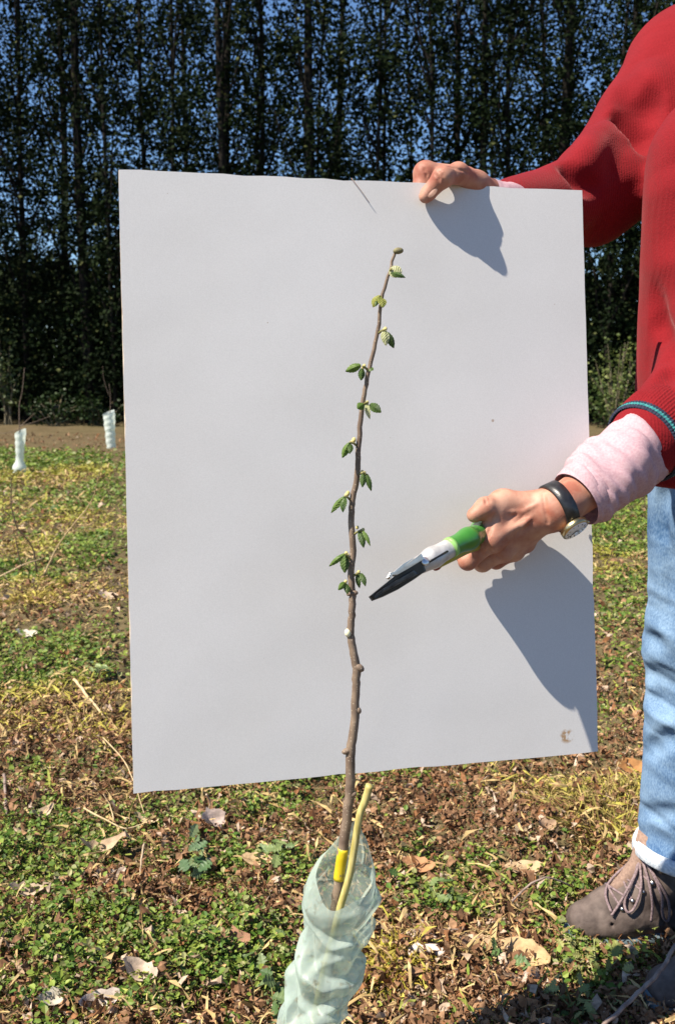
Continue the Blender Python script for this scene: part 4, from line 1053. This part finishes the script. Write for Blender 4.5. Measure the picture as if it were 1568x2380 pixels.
S_.cone((.5205, 1.484, 1.5905), (.5205, 1.516, 1.5905), .0065, .0065, .008); S_.cone((.5225, 1.486, 1.5790), (.5225, 1.514, 1.5790), .0075, .0075, .008)
for sy in (-1, 1):
    S_.cone((.615, 1.5 + sy * .082, 1.63), (.62, 1.5 + sy * .086, 1.66), .016, .019, .008); S_.cone((.518, 1.5 + sy * .032, 1.650), (.520, 1.5 + sy * .03, 1.65), .011, .011, .008, 'sub')
S_.cone((.513, 1.482, 1.585), (.513, 1.518, 1.585), .0025, .0025, .003, 'sub')
V, Q = S_.mesh(); body_parts.append((relax(V, Q, 1), Q))
body = child('body', *join(body_parts), skin_m, person)
eye_m = mat('eye_white', (.8, .78, .75), (.8, .78, .75)); iris_m = mat('iris', (.08, .05, .03), (.12, .08, .04), 200)
for sy in (-1, 1):
    c = np.array([.5345, 1.5 + sy * .031, 1.650]); e = child('eye', *ellipsoid(c, np.eye(3) * .0120), eye_m, body)
    V, Fc = ellipsoid(c + [-.0095, 0, -.001], np.array([[.004, 0, 0], [0, .0055, 0], [0, 0, .0055]])); link('iris', mesh_np('iris', V - np.array(person.location), Fc), iris_m, e)
hair_m = mat('brown_hair', (.05, .035, .025), (.12, .085, .06), 200, rough=.6, bump=.8, bscale=300)
S_ = Sdf((.48, 1.36, 1.5), (.76, 1.64, 1.82), .006)
S_.cone((.635, 1.5, 1.69), (.635, 1.5, 1.70), .097, .097, .02); S_.cone((.685, 1.5, 1.64), (.67, 1.5, 1.60), .055, .045, .03); S_.half(np.array([.555, 1.5, 1.70]), np.array([-1, 0, -.25]), .01)
V, Q = S_.mesh(); child('hair', V, Q, hair_m, person)
nail_m = mat('fingernail', (.50, .27, .19), (.58, .36, .27), 200, rough=.3, spec=.5)
def nail(c, d, nrm, l, w):
    d = norm(d); nrm = norm(nrm - d * np.dot(nrm, d)); sd = np.cross(d, nrm); V = []
    for i in range(6):
        for j in range(6):
            s_ = j / 5 * 2 - 1; q = i / 5 - .5; ww = w * (1 - .35 * abs(q * 2) ** 3)
            V.append(c + d * l * q + sd * ww * s_ * .5 - nrm * (s_ * s_ * w * .20))
    Fc = np.array([[i * 6 + j, (i + 1) * 6 + j, (i + 1) * 6 + j + 1, i * 6 + j + 1] for i in range(5) for j in range(5)])
    return child('fingernail', np.array(V), Fc, nail_m, body)
nail(bp(1000, 443, .0207), T0 - T1, BN + np.array([-.25, -.1, .55]), .014, .0125)

# --- red sweater
wool_m, N, L, P = new_mat('red_wool')
P.inputs['Roughness'].default_value = .9; P.inputs['Specular IOR Level'].default_value = .12; P.inputs['Sheen Weight'].default_value = .16; P.inputs['Sheen Roughness'].default_value = .45
P.inputs['Sheen Tint'].default_value = (1, .45, .45, 1)
tc = N.new('ShaderNodeTexCoord')
n1 = N.new('ShaderNodeTexNoise'); n1.inputs['Scale'].default_value = 420; n1.inputs['Detail'].default_value = 3; L.new(tc.outputs['Object'], n1.inputs['Vector'])
n0 = N.new('ShaderNodeTexNoise'); n0.inputs['Scale'].default_value = 14; n0.inputs['Detail'].default_value = 3; L.new(tc.outputs['Object'], n0.inputs['Vector'])
ad = N.new('ShaderNodeMath'); ad.operation = 'ADD'; L.new(n1.outputs['Fac'], ad.inputs[0]); L.new(n0.outputs['Fac'], ad.inputs[1])
r1 = N.new('ShaderNodeValToRGB'); r1.color_ramp.elements[0].position = .35; r1.color_ramp.elements[1].position = .68
dv = N.new('ShaderNodeMath'); dv.operation = 'MULTIPLY'; dv.inputs[1].default_value = .5; L.new(ad.outputs[0], dv.inputs[0]); L.new(dv.outputs[0], r1.inputs['Fac'])
r1.color_ramp.elements[0].color = (.145, .0055, .0085, 1); r1.color_ramp.elements[1].color = (.215, .0095, .0135, 1); L.new(r1.outputs[0], P.inputs['Base Color'])
wv = N.new('ShaderNodeTexWave'); wv.inputs['Scale'].default_value = 80; wv.inputs['Distortion'].default_value = 1.2; wv.inputs['Detail'].default_value = 2; wv.inputs['Detail Scale'].default_value = 1.5
wv.bands_direction = 'X'; L.new(tc.outputs['Object'], wv.inputs['Vector'])
a2 = N.new('ShaderNodeMath'); a2.operation = 'MULTIPLY_ADD'; a2.inputs[1].default_value = .28; L.new(wv.outputs['Fac'], a2.inputs[0]); L.new(n1.outputs['Fac'], a2.inputs[2])
bu = N.new('ShaderNodeBump'); bu.inputs['Strength'].default_value = .5; bu.inputs['Distance'].default_value = .0016; L.new(a2.outputs[0], bu.inputs['Height']); L.new(bu.outputs[0], P.inputs['Normal'])
S_ = Sdf((.14, 1.10, .74), (.98, 1.86, 1.56), .006)
S_.cone((.541, 1.40, .80), (.540, 1.40, 1.21), .121, .121, .05); S_.cone((.640, 1.585, .80), (.636, 1.585, 1.19), .124, .124, .08)
S_.cone((.70, 1.5, .80), (.68, 1.5, 1.25), .13, .13, .08); S_.cone((.63, 1.5, 1.20), (.645, 1.5, 1.36), .15, .10, .06)
S_.cone((.63, 1.5, 1.36), (.615, 1.5, 1.475), .088, .066, .04); S_.cone((.69, 1.41, .80), (.67, 1.42, 1.15), .118, .118, .05)
FS2 = at(1600, 160, 1.64)
S_.cone((.64, 1.5, 1.36), FS2, .09, .092, .05); S_.cone((.64, 1.5, 1.34), NS, .09, .085, .05)
S_.cone(FS2, at(1392, 440, 1.49), .096, .070, .03)
S_.cone(at(1388, 455, 1.485), at(1372, 492, 1.48), .066, .050, .03)
S_.cone(at(1392, 440, 1.485), at(1180, 482, 1.300), .060, .034, .022)
S_.cone(NS, at(1655, 880, 1.295), .078, .066, .03); S_.cone(at(1650, 890, 1.29), at(1508, 1022, 1.238), .066, .050, .025)
# folds
def groove(a, b, r=.012, k=.02): S_.cone(a, b, r, r * .7, k, 'sub')
def ridge(a, b, r=.012, k=.03): S_.cone(a, b, r, r * .7, k)
S_.crease([(1452, 165), (1472, 230), (1490, 292)], .014, .5, .03); S_.crease([(1512, 190), (1500, 260), (1493, 335)], .016, .5, .02)
S_.crease([(1440, 272), (1470, 310), (1494, 342)], .016, .5, .025); S_.crease([(1322, 384), (1352, 408), (1388, 436)], .014, .5, .02)
S_.crease([(1400, 300), (1372, 350), (1350, 392)], .012, .6, .03, 'add')
S_.crease([(1519, 672), (1532, 750), (1556, 815), (1560, 850)], .013, .55, .012); S_.crease([(1535, 885), (1552, 868), (1580, 850)], .010, .5, .014)
S_.crease([(1545, 905), (1560, 930), (1562, 960)], .006, .5, .012)
S_.half(np.array([.6, 1.5, .785]), np.array([0, 0, -1.0]), .01)
V, Q = S_.mesh(); V = relax(V, Q, 2)
wob = fbm(V[:, 0] * 16 + V[:, 1] * 9, V[:, 2] * 16, 77, 3); V = V + np.array([-.5, -.8, 0]) * (wob * .005)[:, None]
arm = (V[:, 0] < .535) & (V[:, 2] > 1.0)                                  # slanting drape folds on the raised sleeve
al = V[:, 0] * .75 + V[:, 2] * .66; ac = -V[:, 0] * .66 + V[:, 2] * .75
fw = np.clip((.56 - V[:, 0]) / .08, 0, 1) * (V[:, 2] > 1.0)
V = V + np.array([-.35, -.85, .1]) * (fw * .026 * (np.abs(fbm(al * 5.5, ac * 15 + al * 4, 88, 2)) - .12))[:, None]
sweater = child('sweater', V, Q, wool_m, person)
# ribbed striped cuff of the near sleeve
C0 = at(1491, 1033, 1.234); C1 = at(1520, 1012, 1.246); ax = norm(C0 - C1)
navy_m = mat('navy_rib', (.012, .016, .035), (.03, .035, .06), 300, rough=.9, bump=.5, bscale=500); teal_m = mat('teal_rib', (.02, .14, .15), (.05, .24, .24), 300, rough=.9, bump=.5, bscale=500)
def rib_ring(c0, c1, r0, r1, m_, name, parent, n=288, depth=.03, seg=4):
    P = [c0 + (c1 - c0) * i / seg for i in range(seg + 1)]; R = [r0 + (r1 - r0) * i / seg for i in range(seg + 1)]
    V, Fc = tube(P, R, n, False, lambda i, t: 1 + depth * np.abs(np.sin(t * 40)) - (.05 if i in (0, seg) else 0))
    return child(name, V, Fc, m_, parent)
CR = .0525
cuff = rib_ring(C0, C0 - ax * .0046, CR * .99, CR * 1.0, navy_m, 'sleeve_cuff', sweater)
rib_ring(C0 - ax * .0045, C0 - ax * .0086, CR * 1.0, CR * 1.01, teal_m, 'cuff_stripe', sweater)
rib_ring(C0 - ax * .0085, C0 - ax * .0125, CR * 1.01, CR * 1.015, navy_m, 'cuff_stripe', sweater)
rib_ring(C0 - ax * .0122, C0 - ax * .055, CR * 1.012, CR * 1.10, wool_m, 'cuff_ribbing', sweater, depth=.035)
# --- pink shirt sleeve
shirt_m = mat('pink_shirt', (.44, .27, .30), (.52, .35, .375), 350, rough=.8, spec=.2, bump=.35, bscale=700, bdist=.0008, transl=.08)
def shirt_tube(P, R, wr, seed, n=64):
    O, Q_ = smooth_path(P, R, 8); r = np.random.default_rng(seed); ph = r.random(8) * 6.28
    def rad(i, t):
        s_ = i / (len(O) - 1); w = wr * min(1, s_ * 5)
        a = np.sin(s_ * 19 + 1.3 * np.sin(t + ph[0]) + ph[1]); b = np.sin(s_ * 31 - 1.8 * np.sin(t * 2 + ph[2]) + ph[3]); c = np.sin(t * 3 + s_ * 9 + ph[4])
        return 1 + w * (.6 * np.abs(a) + .5 * np.abs(b) + .4 * c - .5)
    return tube(O, Q_, n, False, rad)
SP = [at(1337, 1160, 1.174), at(1357, 1145, 1.179), at(1388, 1120, 1.188), at(1430, 1086, 1.204), at(1470, 1052, 1.228), at(1530, 1005, 1.25)]
V, Fc = shirt_tube(SP, [.0350, .0375, .0405, .0428, .0435, .042], .18, 4)
shirt = child('shirt_sleeve', V, Fc, shirt_m, person)
V, Fc = shirt_tube([SP[0], SP[1], SP[2] * .4 + SP[1] * .6], [.0345, .0375, .039], .03, 9); child('sleeve_lining', V, Fc, shirt_m, shirt)
stitch = norm(SP[1] - SP[0])
bd = norm(at(1432, 1168, 1.18) - at(1392, 1116, 1.2)); bc = at(1431, 1166, 1.176); bnrm = norm(np.array([.1, -.75, -.6])); bu_, bv_ = frame(bnrm)
child('shirt_button', *ellipsoid(bc, [bu_ * .0055, bv_ * .0055, bnrm * .002], 14, 8), mat('pearl_button', (.75, .68, .6), (.82, .76, .7), 100, rough=.3), shirt)
V, Fc = shirt_tube([bp(1128, 455, -.036), bp(1168, 474, -.052), bp(1230, 482, -.11)], [.0225, .0265, .0285], .06, 6); child('shirt_sleeve', V, Fc, shirt_m, person)
# --- wristwatch
WC = at(1297, 1178, 1.1565); wa = norm(at(1340, 1158, 1.167) - at(1256, 1198, 1.156)); wd = norm(at(1317, 1230, 1.141) - WC); wd = norm(wd - wa * np.dot(wd, wa)); we = np.cross(wa, wd)
watch = bpy.data.objects.new('wristwatch', None); COL.objects.link(watch); watch.parent = person; watch.location = (0, 0, 0)
strap_m = mat('black_leather_strap', (.008, .008, .009), (.02, .02, .022), 150, rough=.35, spec=.5, bump=.2)
gold_m = mat('gold_case', (.50, .40, .20), (.62, .5, .28), 60, rough=.3, metal=1.0); dial_m = mat('white_dial', (.72, .73, .74), (.78, .78, .79), 60, rough=.15, spec=.6); hand_m = mat('dial_marks', (.03, .03, .04), (.05, .05, .05))
n = 56; V = []
for i in range(n):
    a = 2 * math.pi * i / n; rr = .0278 + .0012 * math.cos(2 * a); dirv = wd * math.cos(a) + we * math.sin(a)
    for (o1, o2) in ((-.0085, .0), (-.0080, .0020), (.0080, .0020), (.0085, .0), (.008, -.001), (-.008, -.001)):
        V.append(WC + dirv * (rr + o2) + wa * o1)
Fc = [[i * 6 + k, ((i + 1) % n) * 6 + k, ((i + 1) % n) * 6 + (k + 1) % 6, i * 6 + (k + 1) % 6] for i in range(n) for k in range(6)]
child('strap', np.array(V), np.array(Fc), strap_m, watch)
def disc(c, ax_, r, t, n=36, bev=.0008): return tube([c, c + ax_ * t * .05, c + ax_ * (t - bev), c + ax_ * t], [r * .96, r, r, r - bev], n)
dc = WC + wd * .0290
case = child('watch_case', *disc(dc, wd, .0168, .0068), gold_m, watch)
child('dial', *disc(dc + wd * .0066, wd, .0146, .0008, bev=.0002), dial_m, watch)
mk = []
for k in range(12):
    a = k * math.pi / 6; q = dc + wd * .0076 + (wa * math.cos(a) + we * math.sin(a)) * .0125; e = q - (wa * math.cos(a) + we * math.sin(a)) * .002
    mk.append(tube([q, e], [.0004, .0004], 4))
for a, l in ((.7, .008), (2.4, .011)):
    mk.append(tube([dc + wd * .0077, dc + wd * .0077 + (wa * math.cos(a) + we * math.sin(a)) * l], [.0005, .0003], 4))
child('dial_markings', *join(mk), hand_m, watch)
child('crown_knob', *tube([dc + wd * .0035 + wa * .0165, dc + wd * .0035 + wa * .0195], [.002, .002], 10), gold_m, watch)
bcl = WC - wd * .0 + we * .0
# --- jeans
jean_m, N, L, P = new_mat('faded_denim')
P.inputs['Roughness'].default_value = .9; P.inputs['Specular IOR Level'].default_value = .15
tc = N.new('ShaderNodeTexCoord'); mp = N.new('ShaderNodeMapping'); mp.inputs['Scale'].default_value = (1, 1, .45); L.new(tc.outputs['Object'], mp.inputs['Vector'])
n1 = N.new('ShaderNodeTexNoise'); n1.inputs['Scale'].default_value = 420; n1.inputs['Detail'].default_value = 2; L.new(mp.outputs[0], n1.inputs['Vector'])
n0 = N.new('ShaderNodeTexNoise'); n0.inputs['Scale'].default_value = 9; n0.inputs['Detail'].default_value = 4; L.new(tc.outputs['Object'], n0.inputs['Vector'])
a1 = N.new('ShaderNodeMath'); a1.operation = 'MULTIPLY_ADD'; a1.inputs[1].default_value = .45; L.new(n1.outputs['Fac'], a1.inputs[0]); L.new(n0.outputs['Fac'], a1.inputs[2])
r1 = N.new('ShaderNodeValToRGB'); r1.color_ramp.elements[0].position = .5; r1.color_ramp.elements[1].position = .95
r1.color_ramp.elements[0].color = (.036, .088, .185, 1); r1.color_ramp.elements[1].color = (.225, .335, .47, 1); L.new(a1.outputs[0], r1.inputs['Fac']); L.new(r1.outputs[0], P.inputs['Base Color'])
bu = N.new('ShaderNodeBump'); bu.inputs['Strength'].default_value = .4; bu.inputs['Distance'].default_value = .0015; L.new(n1.outputs['Fac'], bu.inputs['Height']); L.new(bu.outputs[0], P.inputs['Normal'])
S_ = Sdf((.42, 1.25, .08), (.9, 1.78, .98), .006)
hem = np.array([.600, 1.60, .128]); HR = .082
S_.cone((.612, 1.605, .92), (.598, 1.61, .50), .112, .079, .02); S_.cone((.598, 1.61, .50), hem + [0, 0, -.02], .079, HR, .03)
S_.cone((.66, 1.42, .92), (.71, 1.40, .50), .108, .079, .03); S_.cone((.71, 1.40, .50), (.72, 1.40, .10), .079, .082, .03)
S_.cone((.66, 1.5, .90), (.66, 1.5, .96), .125, .12, .05)
for pl, rr2 in (([(1500, 1560), (1530, 1585), (1580, 1600)], .016), ([(1506, 1625), (1530, 1632), (1580, 1660)], .014), ([(1492, 1745), (1530, 1730), (1580, 1700)], .008), ([(1490, 1480), (1540, 1500)], .008),
                ([(1484, 1885), (1520, 1900), (1580, 1890)], .010), ([(1490, 1940), (1530, 1955), (1590, 1960)], .012), ([(1560, 1100), (1530, 1180), (1525, 1260)], .008), ([(1545, 1240), (1560, 1400)], .007)):
    S_.crease(pl, rr2, .5, .02)
S_.half(hem + [0, 0, .0], np.array([.0, 0, -1.0]), .003)
V, Q = S_.mesh(); V = relax(V, Q, 2)
kz = .3 + np.exp(-((V[:, 2] - .5) / .12) ** 2) + 1.2 * np.exp(-((V[:, 2] - .16) / .10) ** 2)
V = V + np.array([-.55, -.8, 0]) * (kz * .011 * (np.abs(fbm(V[:, 0] * 7 + V[:, 1] * 5, V[:, 2] * 22 + V[:, 0] * 9, 91, 3)) * 2 - .35))[:, None]
jeans = child('jeans', V, Q, jean_m, person)
hemm = mat('frayed_hem', (.42, .48, .54), (.68, .71, .74), 200, rough=.95, bump=.5)
n = 48
for hc in (hem, np.array([.72, 1.40, .128])):
    V = []
    for i in range(n):
        a = 2 * math.pi * i / n; w_ = HR * (1.06 + .03 * math.sin(a * 3)); c = hc + np.array([math.cos(a) * w_, math.sin(a) * w_, 0])
        for (dr, dz) in ((0, .019), (.004, .010), (.005, -.004), (-.002, -.009), (-.010, -.002), (-.012, .014)): V.append(c + np.array([math.cos(a) * dr, math.sin(a) * dr, dz]))
    Fc = np.array([[i * 6 + k, ((i + 1) % n) * 6 + k, ((i + 1) % n) * 6 + (k + 1) % 6, i * 6 + (k + 1) % 6] for i in range(n) for k in range(6)])
    child('hem', np.array(V), Fc, hemm, jeans)
# --- walking boots
boot_m = mat('scuffed_leather', (.055, .040, .034), (.155, .118, .10), 32, rough=.75, spec=.3, bump=.7, bscale=90, bdist=.002)
rand_m = mat('blue_grey_rubber', (.07, .10, .12), (.14, .19, .21), 40, rough=.5); lace_m = mat('brown_lace', (.14, .095, .10), (.27, .20, .20), 300, rough=.8, bump=.5, bscale=600)
collar_m = mat('red_collar', (.30, .05, .04), (.38, .10, .07), 60, rough=.8); metal_m = mat('eyelet_metal', (.35, .33, .32), (.5, .48, .46), 50, rough=.3, metal=1); sock_m = mat('brown_sock', (.20, .13, .10), (.30, .2, .15), 200, rough=.9)
def boot(toe, yaw):
    root = bpy.data.objects.new('boot', None); COL.objects.link(root); root.parent = person; root.location = np.array(toe) - np.array(person.location); root.rotation_euler = (0, 0, yaw)
    S_ = Sdf((-.02, -.07, -.01), (.33, .07, .20), .0035); fl = (np.array([0, 0, 1.0]), 1.25)
    S_.cone((.042, -.004, .038), (.09, 0, .046), .038, .044, .01, flat=fl); S_.cone((.09, 0, .046), (.25, 0, .055), .042, .038, .03)
    S_.cone((.09, 0, .052), (.145, 0, .095), .034, .038, .02); S_.cone((.145, 0, .095), (.185, 0, .145), .038, .049, .02)
    S_.cone((.07, -.05, .050), (.082, .05, .062), .0030, .0030, .006, 'sub'); S_.cone((.085, -.06, .030), (.115, -.05, .085), .0025, .0025, .005, 'sub'); S_.cone((.245, 0, .06), (.235, 0, .15), .038, .048, .03); S_.cone((.205, 0, .13), (.225, 0, .165), .050, .052, .03)
    S_.cone((.185, -.055, .10), (.27, -.05, .11), .003, .003, .008, 'sub')
    S_.half(np.array([0, 0, .012]), np.array([0, 0, -1.0]), .004); S_.half(np.array([.2, 0, .178]), np.array([-.1, 0, 1.0]), .004)
    V, Q = S_.mesh(); V_up, Q_up = relax(V, Q, 1), Q; link('upper', mesh_np('upper', V_up, Q_up), boot_m, root)
    S_ = Sdf((-.02, -.08, -.01), (.33, .08, .06), .004)
    S_.cone((.042, -.004, .016), (.10, 0, .016), .041, .047, .01, flat=(np.array([0, 0, 1.0]), 2.6)); S_.cone((.10, 0, .016), (.255, 0, .016), .044, .039, .02, flat=(np.array([0, 0, 1.0]), 2.4))
    S_.cone((.022, -.004, .030), (.04, -.004, .030), .024, .034, .01, flat=(np.array([0, 0, 1.0]), 2.2))
    S_.half(np.array([0, 0, 0.]), np.array([0, 0, -1.0]), .003); V, Q = S_.mesh(); link('sole', mesh_np('sole', relax(V, Q, 1), Q), rand_m, root)
    from mathutils.bvhtree import BVHTree
    bv = BVHTree.FromPolygons([tuple(v) for v in V_up], [tuple(q) for q in Q_up])
    def on_(p, off):
        c, nn, _, _ = bv.find_nearest(Vector(p)); out = (Vector(p) - c)
        nn = nn if nn.dot(c - Vector((.15, 0, .06))) > 0 else -nn
        return np.array(c + nn * off)
    link('tongue', mesh_np('tongue', *tube([(.080, 0, .083), (.105, 0, .106), (.128, 0, .135), (.140, 0, .168), (.146, 0, .190)], [.010, .014, .017, .020, .021], 14)), sock_m, root)
    link('collar', mesh_np('collar', *tube([(.222, 0, .176), (.224, 0, .184)], [.050, .047], 26)), collar_m, root)
    eyes = [(.070, .074), (.086, .086), (.102, .100), (.116, .116), (.130, .136)]; lc = []
    for k, (ex, ez) in enumerate(eyes):
        for sy in (-1, 1):
            c = on_((ex + .016, sy * .050, ez + .010), .001); link('eyelet', mesh_np('eyelet', *ellipsoid(c, np.eye(3) * (.0058 if k > 2 else .0046), 8, 6)), metal_m, root)
            if k < 4:
                e2 = on_((eyes[k + 1][0] + .016, -sy * .050, eyes[k + 1][1] + .010), .002); mid = on_(((ex + eyes[k + 1][0]) / 2 - .01, 0, (ez + eyes[k + 1][1]) / 2 + .035), .004)
                P_, R_ = smooth_path([c, mid, e2], [.0022] * 3, 5); lc.append(tube(P_, R_, 6))
    for pl in ([(.118, -.004, .160), (.100, -.030, .150), (.088, -.055, .110), (.092, -.062, .085), (.104, -.062, .090), (.112, -.05, .120), (.118, -.01, .155)],
               [(.118, .0, .160), (.095, .010, .150), (.075, .010, .120), (.064, -.02, .095), (.068, -.045, .075)],
               [(.120, -.01, .160), (.136, -.04, .140), (.148, -.062, .105), (.158, -.066, .066), (.166, -.066, .060), (.164, -.062, .090), (.140, -.045, .135), (.122, -.01, .158)],
               [(.120, -.01, .160), (.126, -.05, .130), (.134, -.065, .090), (.138, -.066, .060)],
               [(.118, .0, .160), (.100, -.03, .140), (.080, -.05, .100), (.066, -.05, .072)]):
        P_, R_ = smooth_path([on_(q, .007) for q in pl], [.0024] * len(pl), 5); lc.append(tube(P_, R_, 6))
    link('laces', mesh_np('laces', *join(lc)), lace_m, root)
    return root
def foot_z(t): return float(np.mean([gh(t[0] + dx, t[1] + dy) for dx in (.03, .1, .2, .27) for dy in (-.04, 0, .04)])) - .012
t1 = on_ground(1308, 2142); boot((t1[0], t1[1], foot_z(t1)), .06)
t2 = on_ground(1490, 2318); boot((t2[0], t2[1], foot_z(t2)), -.05)

# ================================================================== PRUNING SHEARS
A = at(1205, 1196, 1.205); Bh = at(1120, 1236, 1.162); Cn = at(1047, 1272, 1.100); Dm = at(976, 1309, 1.076); Tp = at(862, 1391, 1.032)
shears = thing('pruning_shears', 'green handled pruning shears gripped in the lower hand', 'shears', tuple(Cn))
green_m = mat('green_grip', (.035, .16, .02), (.055, .22, .035), 30, rough=.32, spec=.5, coat=.2); lgreen_m = mat('light_green_ring', (.20, .42, .10), (.26, .5, .15), 30, rough=.4)
alu_m = mat('grey_cast_metal', (.42, .41, .40), (.58, .56, .54), 120, rough=.45, metal=.35, spec=.5, bump=.3, bscale=400, bdist=.0006)
black_m = mat('black_blade', (.008, .009, .011), (.03, .032, .036), 60, rough=.28, spec=.6, metal=.4); steel_m = mat('bright_steel', (.62, .62, .62), (.78, .78, .78), 60, rough=.3, metal=.8); brass_m = mat('brass_handle', (.30, .30, .05), (.40, .36, .08), 60, rough=.4, metal=.3); red_m = mat('rust_red_catch', (.20, .05, .03), (.28, .07, .05), 60, rough=.5)
dv_ = norm(Tp - Cn); up_ = norm(np.cross(dv_, norm(CAMP - Cn))); up_ = up_ if up_[2] > 0 else -up_; fr_ = np.cross(up_, dv_); fr_ = fr_ if fr_[1] < 0 else -fr_
S_ = Sdf(np.minimum(A, Cn) - .03, np.maximum(A, Cn) + .03, .0014)
S_.cone(A, at(1160, 1212, 1.1800), .011, .0112, .01); S_.cone(at(1160, 1212, 1.1800), Bh, .0112, .0124, .012); S_.cone(Bh, at(1088, 1252, 1.1170), .0124, .0112, .012); S_.cone(at(1088, 1252, 1.1170), Cn, .0112, .0112, .01)
S_.half(Cn, dv_, .001); V, Q = S_.mesh(); child('handle_grip', relax(V, Q, 1), Q, green_m, shears)
child('grip_ring', *tube([Cn - dv_ * .002, Cn + dv_ * .0025], [.0118, .0116], 20), lgreen_m, shears)
S_ = Sdf(np.minimum(Cn, Dm) - .03, np.maximum(Cn, Dm) + .03, .0013)
S_.cone(Cn + dv_ * .002, at(1005, 1296, 1.0880), .0108, .0112, .005, flat=(fr_, 1.25)); S_.cone(at(1005, 1296, 1.0880), at(978, 1312, 1.0820), .0112, .0100, .006, flat=(fr_, 1.4)); S_.half(Cn + dv_ * .001, -dv_, .001)
V, Q = S_.mesh(); child('cast_body', relax(V, Q, 1), Q, alu_m, shears)
def plate(outline, thick, zc0, zc1, m_, name, dz=0.0):
    """flat metal piece cut to an outline (photo pixels), standing at its own depth with real thickness"""
    O = np.array([at(a, b, zc0 + (zc1 - zc0) * np.clip((1047 - a) / 187.0, 0, 1) + dz) for a, b in outline]); n = len(O)
    c = O.mean(0); ins = c + (O - c) * .93
    V = np.concatenate([ins + fr_ * thick, O + fr_ * (thick * .6), O - fr_ * thick, (ins + fr_ * thick).mean(0)[None], O.mean(0)[None] - fr_ * thick])
    i = np.arange(n); j = (i + 1) % n
    Fc = np.concatenate([np.stack([i, j, n + j, n + i], 1), np.stack([n + i, n + j, 2 * n + j, 2 * n + i], 1)])
    cap = [[3 * n, a % n, (a + 1) % n, (a + 2) % n] for a in range(0, n - n % 2, 2)] + [[3 * n + 1, 2 * n + (a + 2) % n, 2 * n + (a + 1) % n, 2 * n + a] for a in range(0, n - n % 2, 2)]
    return child(name, V, np.concatenate([Fc, np.array(cap)]), m_, shears, smooth=False)
plate([(978, 1300), (988, 1328), (960, 1348), (925, 1370), (890, 1387), (866, 1396), (858, 1386), (880, 1368), (915, 1340), (950, 1315)], .0022, 1.096, 1.032, black_m, 'blade')
plate([(978, 1287), (984, 1300), (948, 1322), (920, 1338), (908, 1339), (905, 1346), (897, 1344), (903, 1333), (912, 1331), (935, 1311), (962, 1295)], .0020, 1.096, 1.038, steel_m, 'hook_jaw', -.006)
plate([(960, 1326), (972, 1334), (930, 1356), (893, 1376), (870, 1386), (876, 1378), (905, 1358), (935, 1340)], .0008, 1.096, 1.032, mat('worn_blade_edge', (.03, .03, .035), (.12, .12, .12), 90, rough=.3, metal=.5), 'blade_edge', -.0035)
child('grip_seam', *tube([at(1040, 1281, 1.0865), at(1010, 1298, 1.0785), at(984, 1313, 1.0740)], [.0012, .0014, .0012], 6), black_m, shears)
pv = at(984, 1306, 1.0755); child('pivot_bolt', *disc(pv, fr_, .0050, .004, 16), steel_m, shears)
P_, R_ = smooth_path([at(1014, 1312, 1.0960), at(1050, 1292, 1.1080), at(1090, 1272, 1.1340), at(1130, 1262, 1.1660)], [.0050, .0062, .0066, .0065], 5)
child('lower_handle', *tube(P_, R_, 12), brass_m, shears)
child('spring_catch', *ellipsoid(at(1016, 1318, 1.0980), [dv_ * .0065, up_ * .0035, fr_ * .004]), red_m, shears)
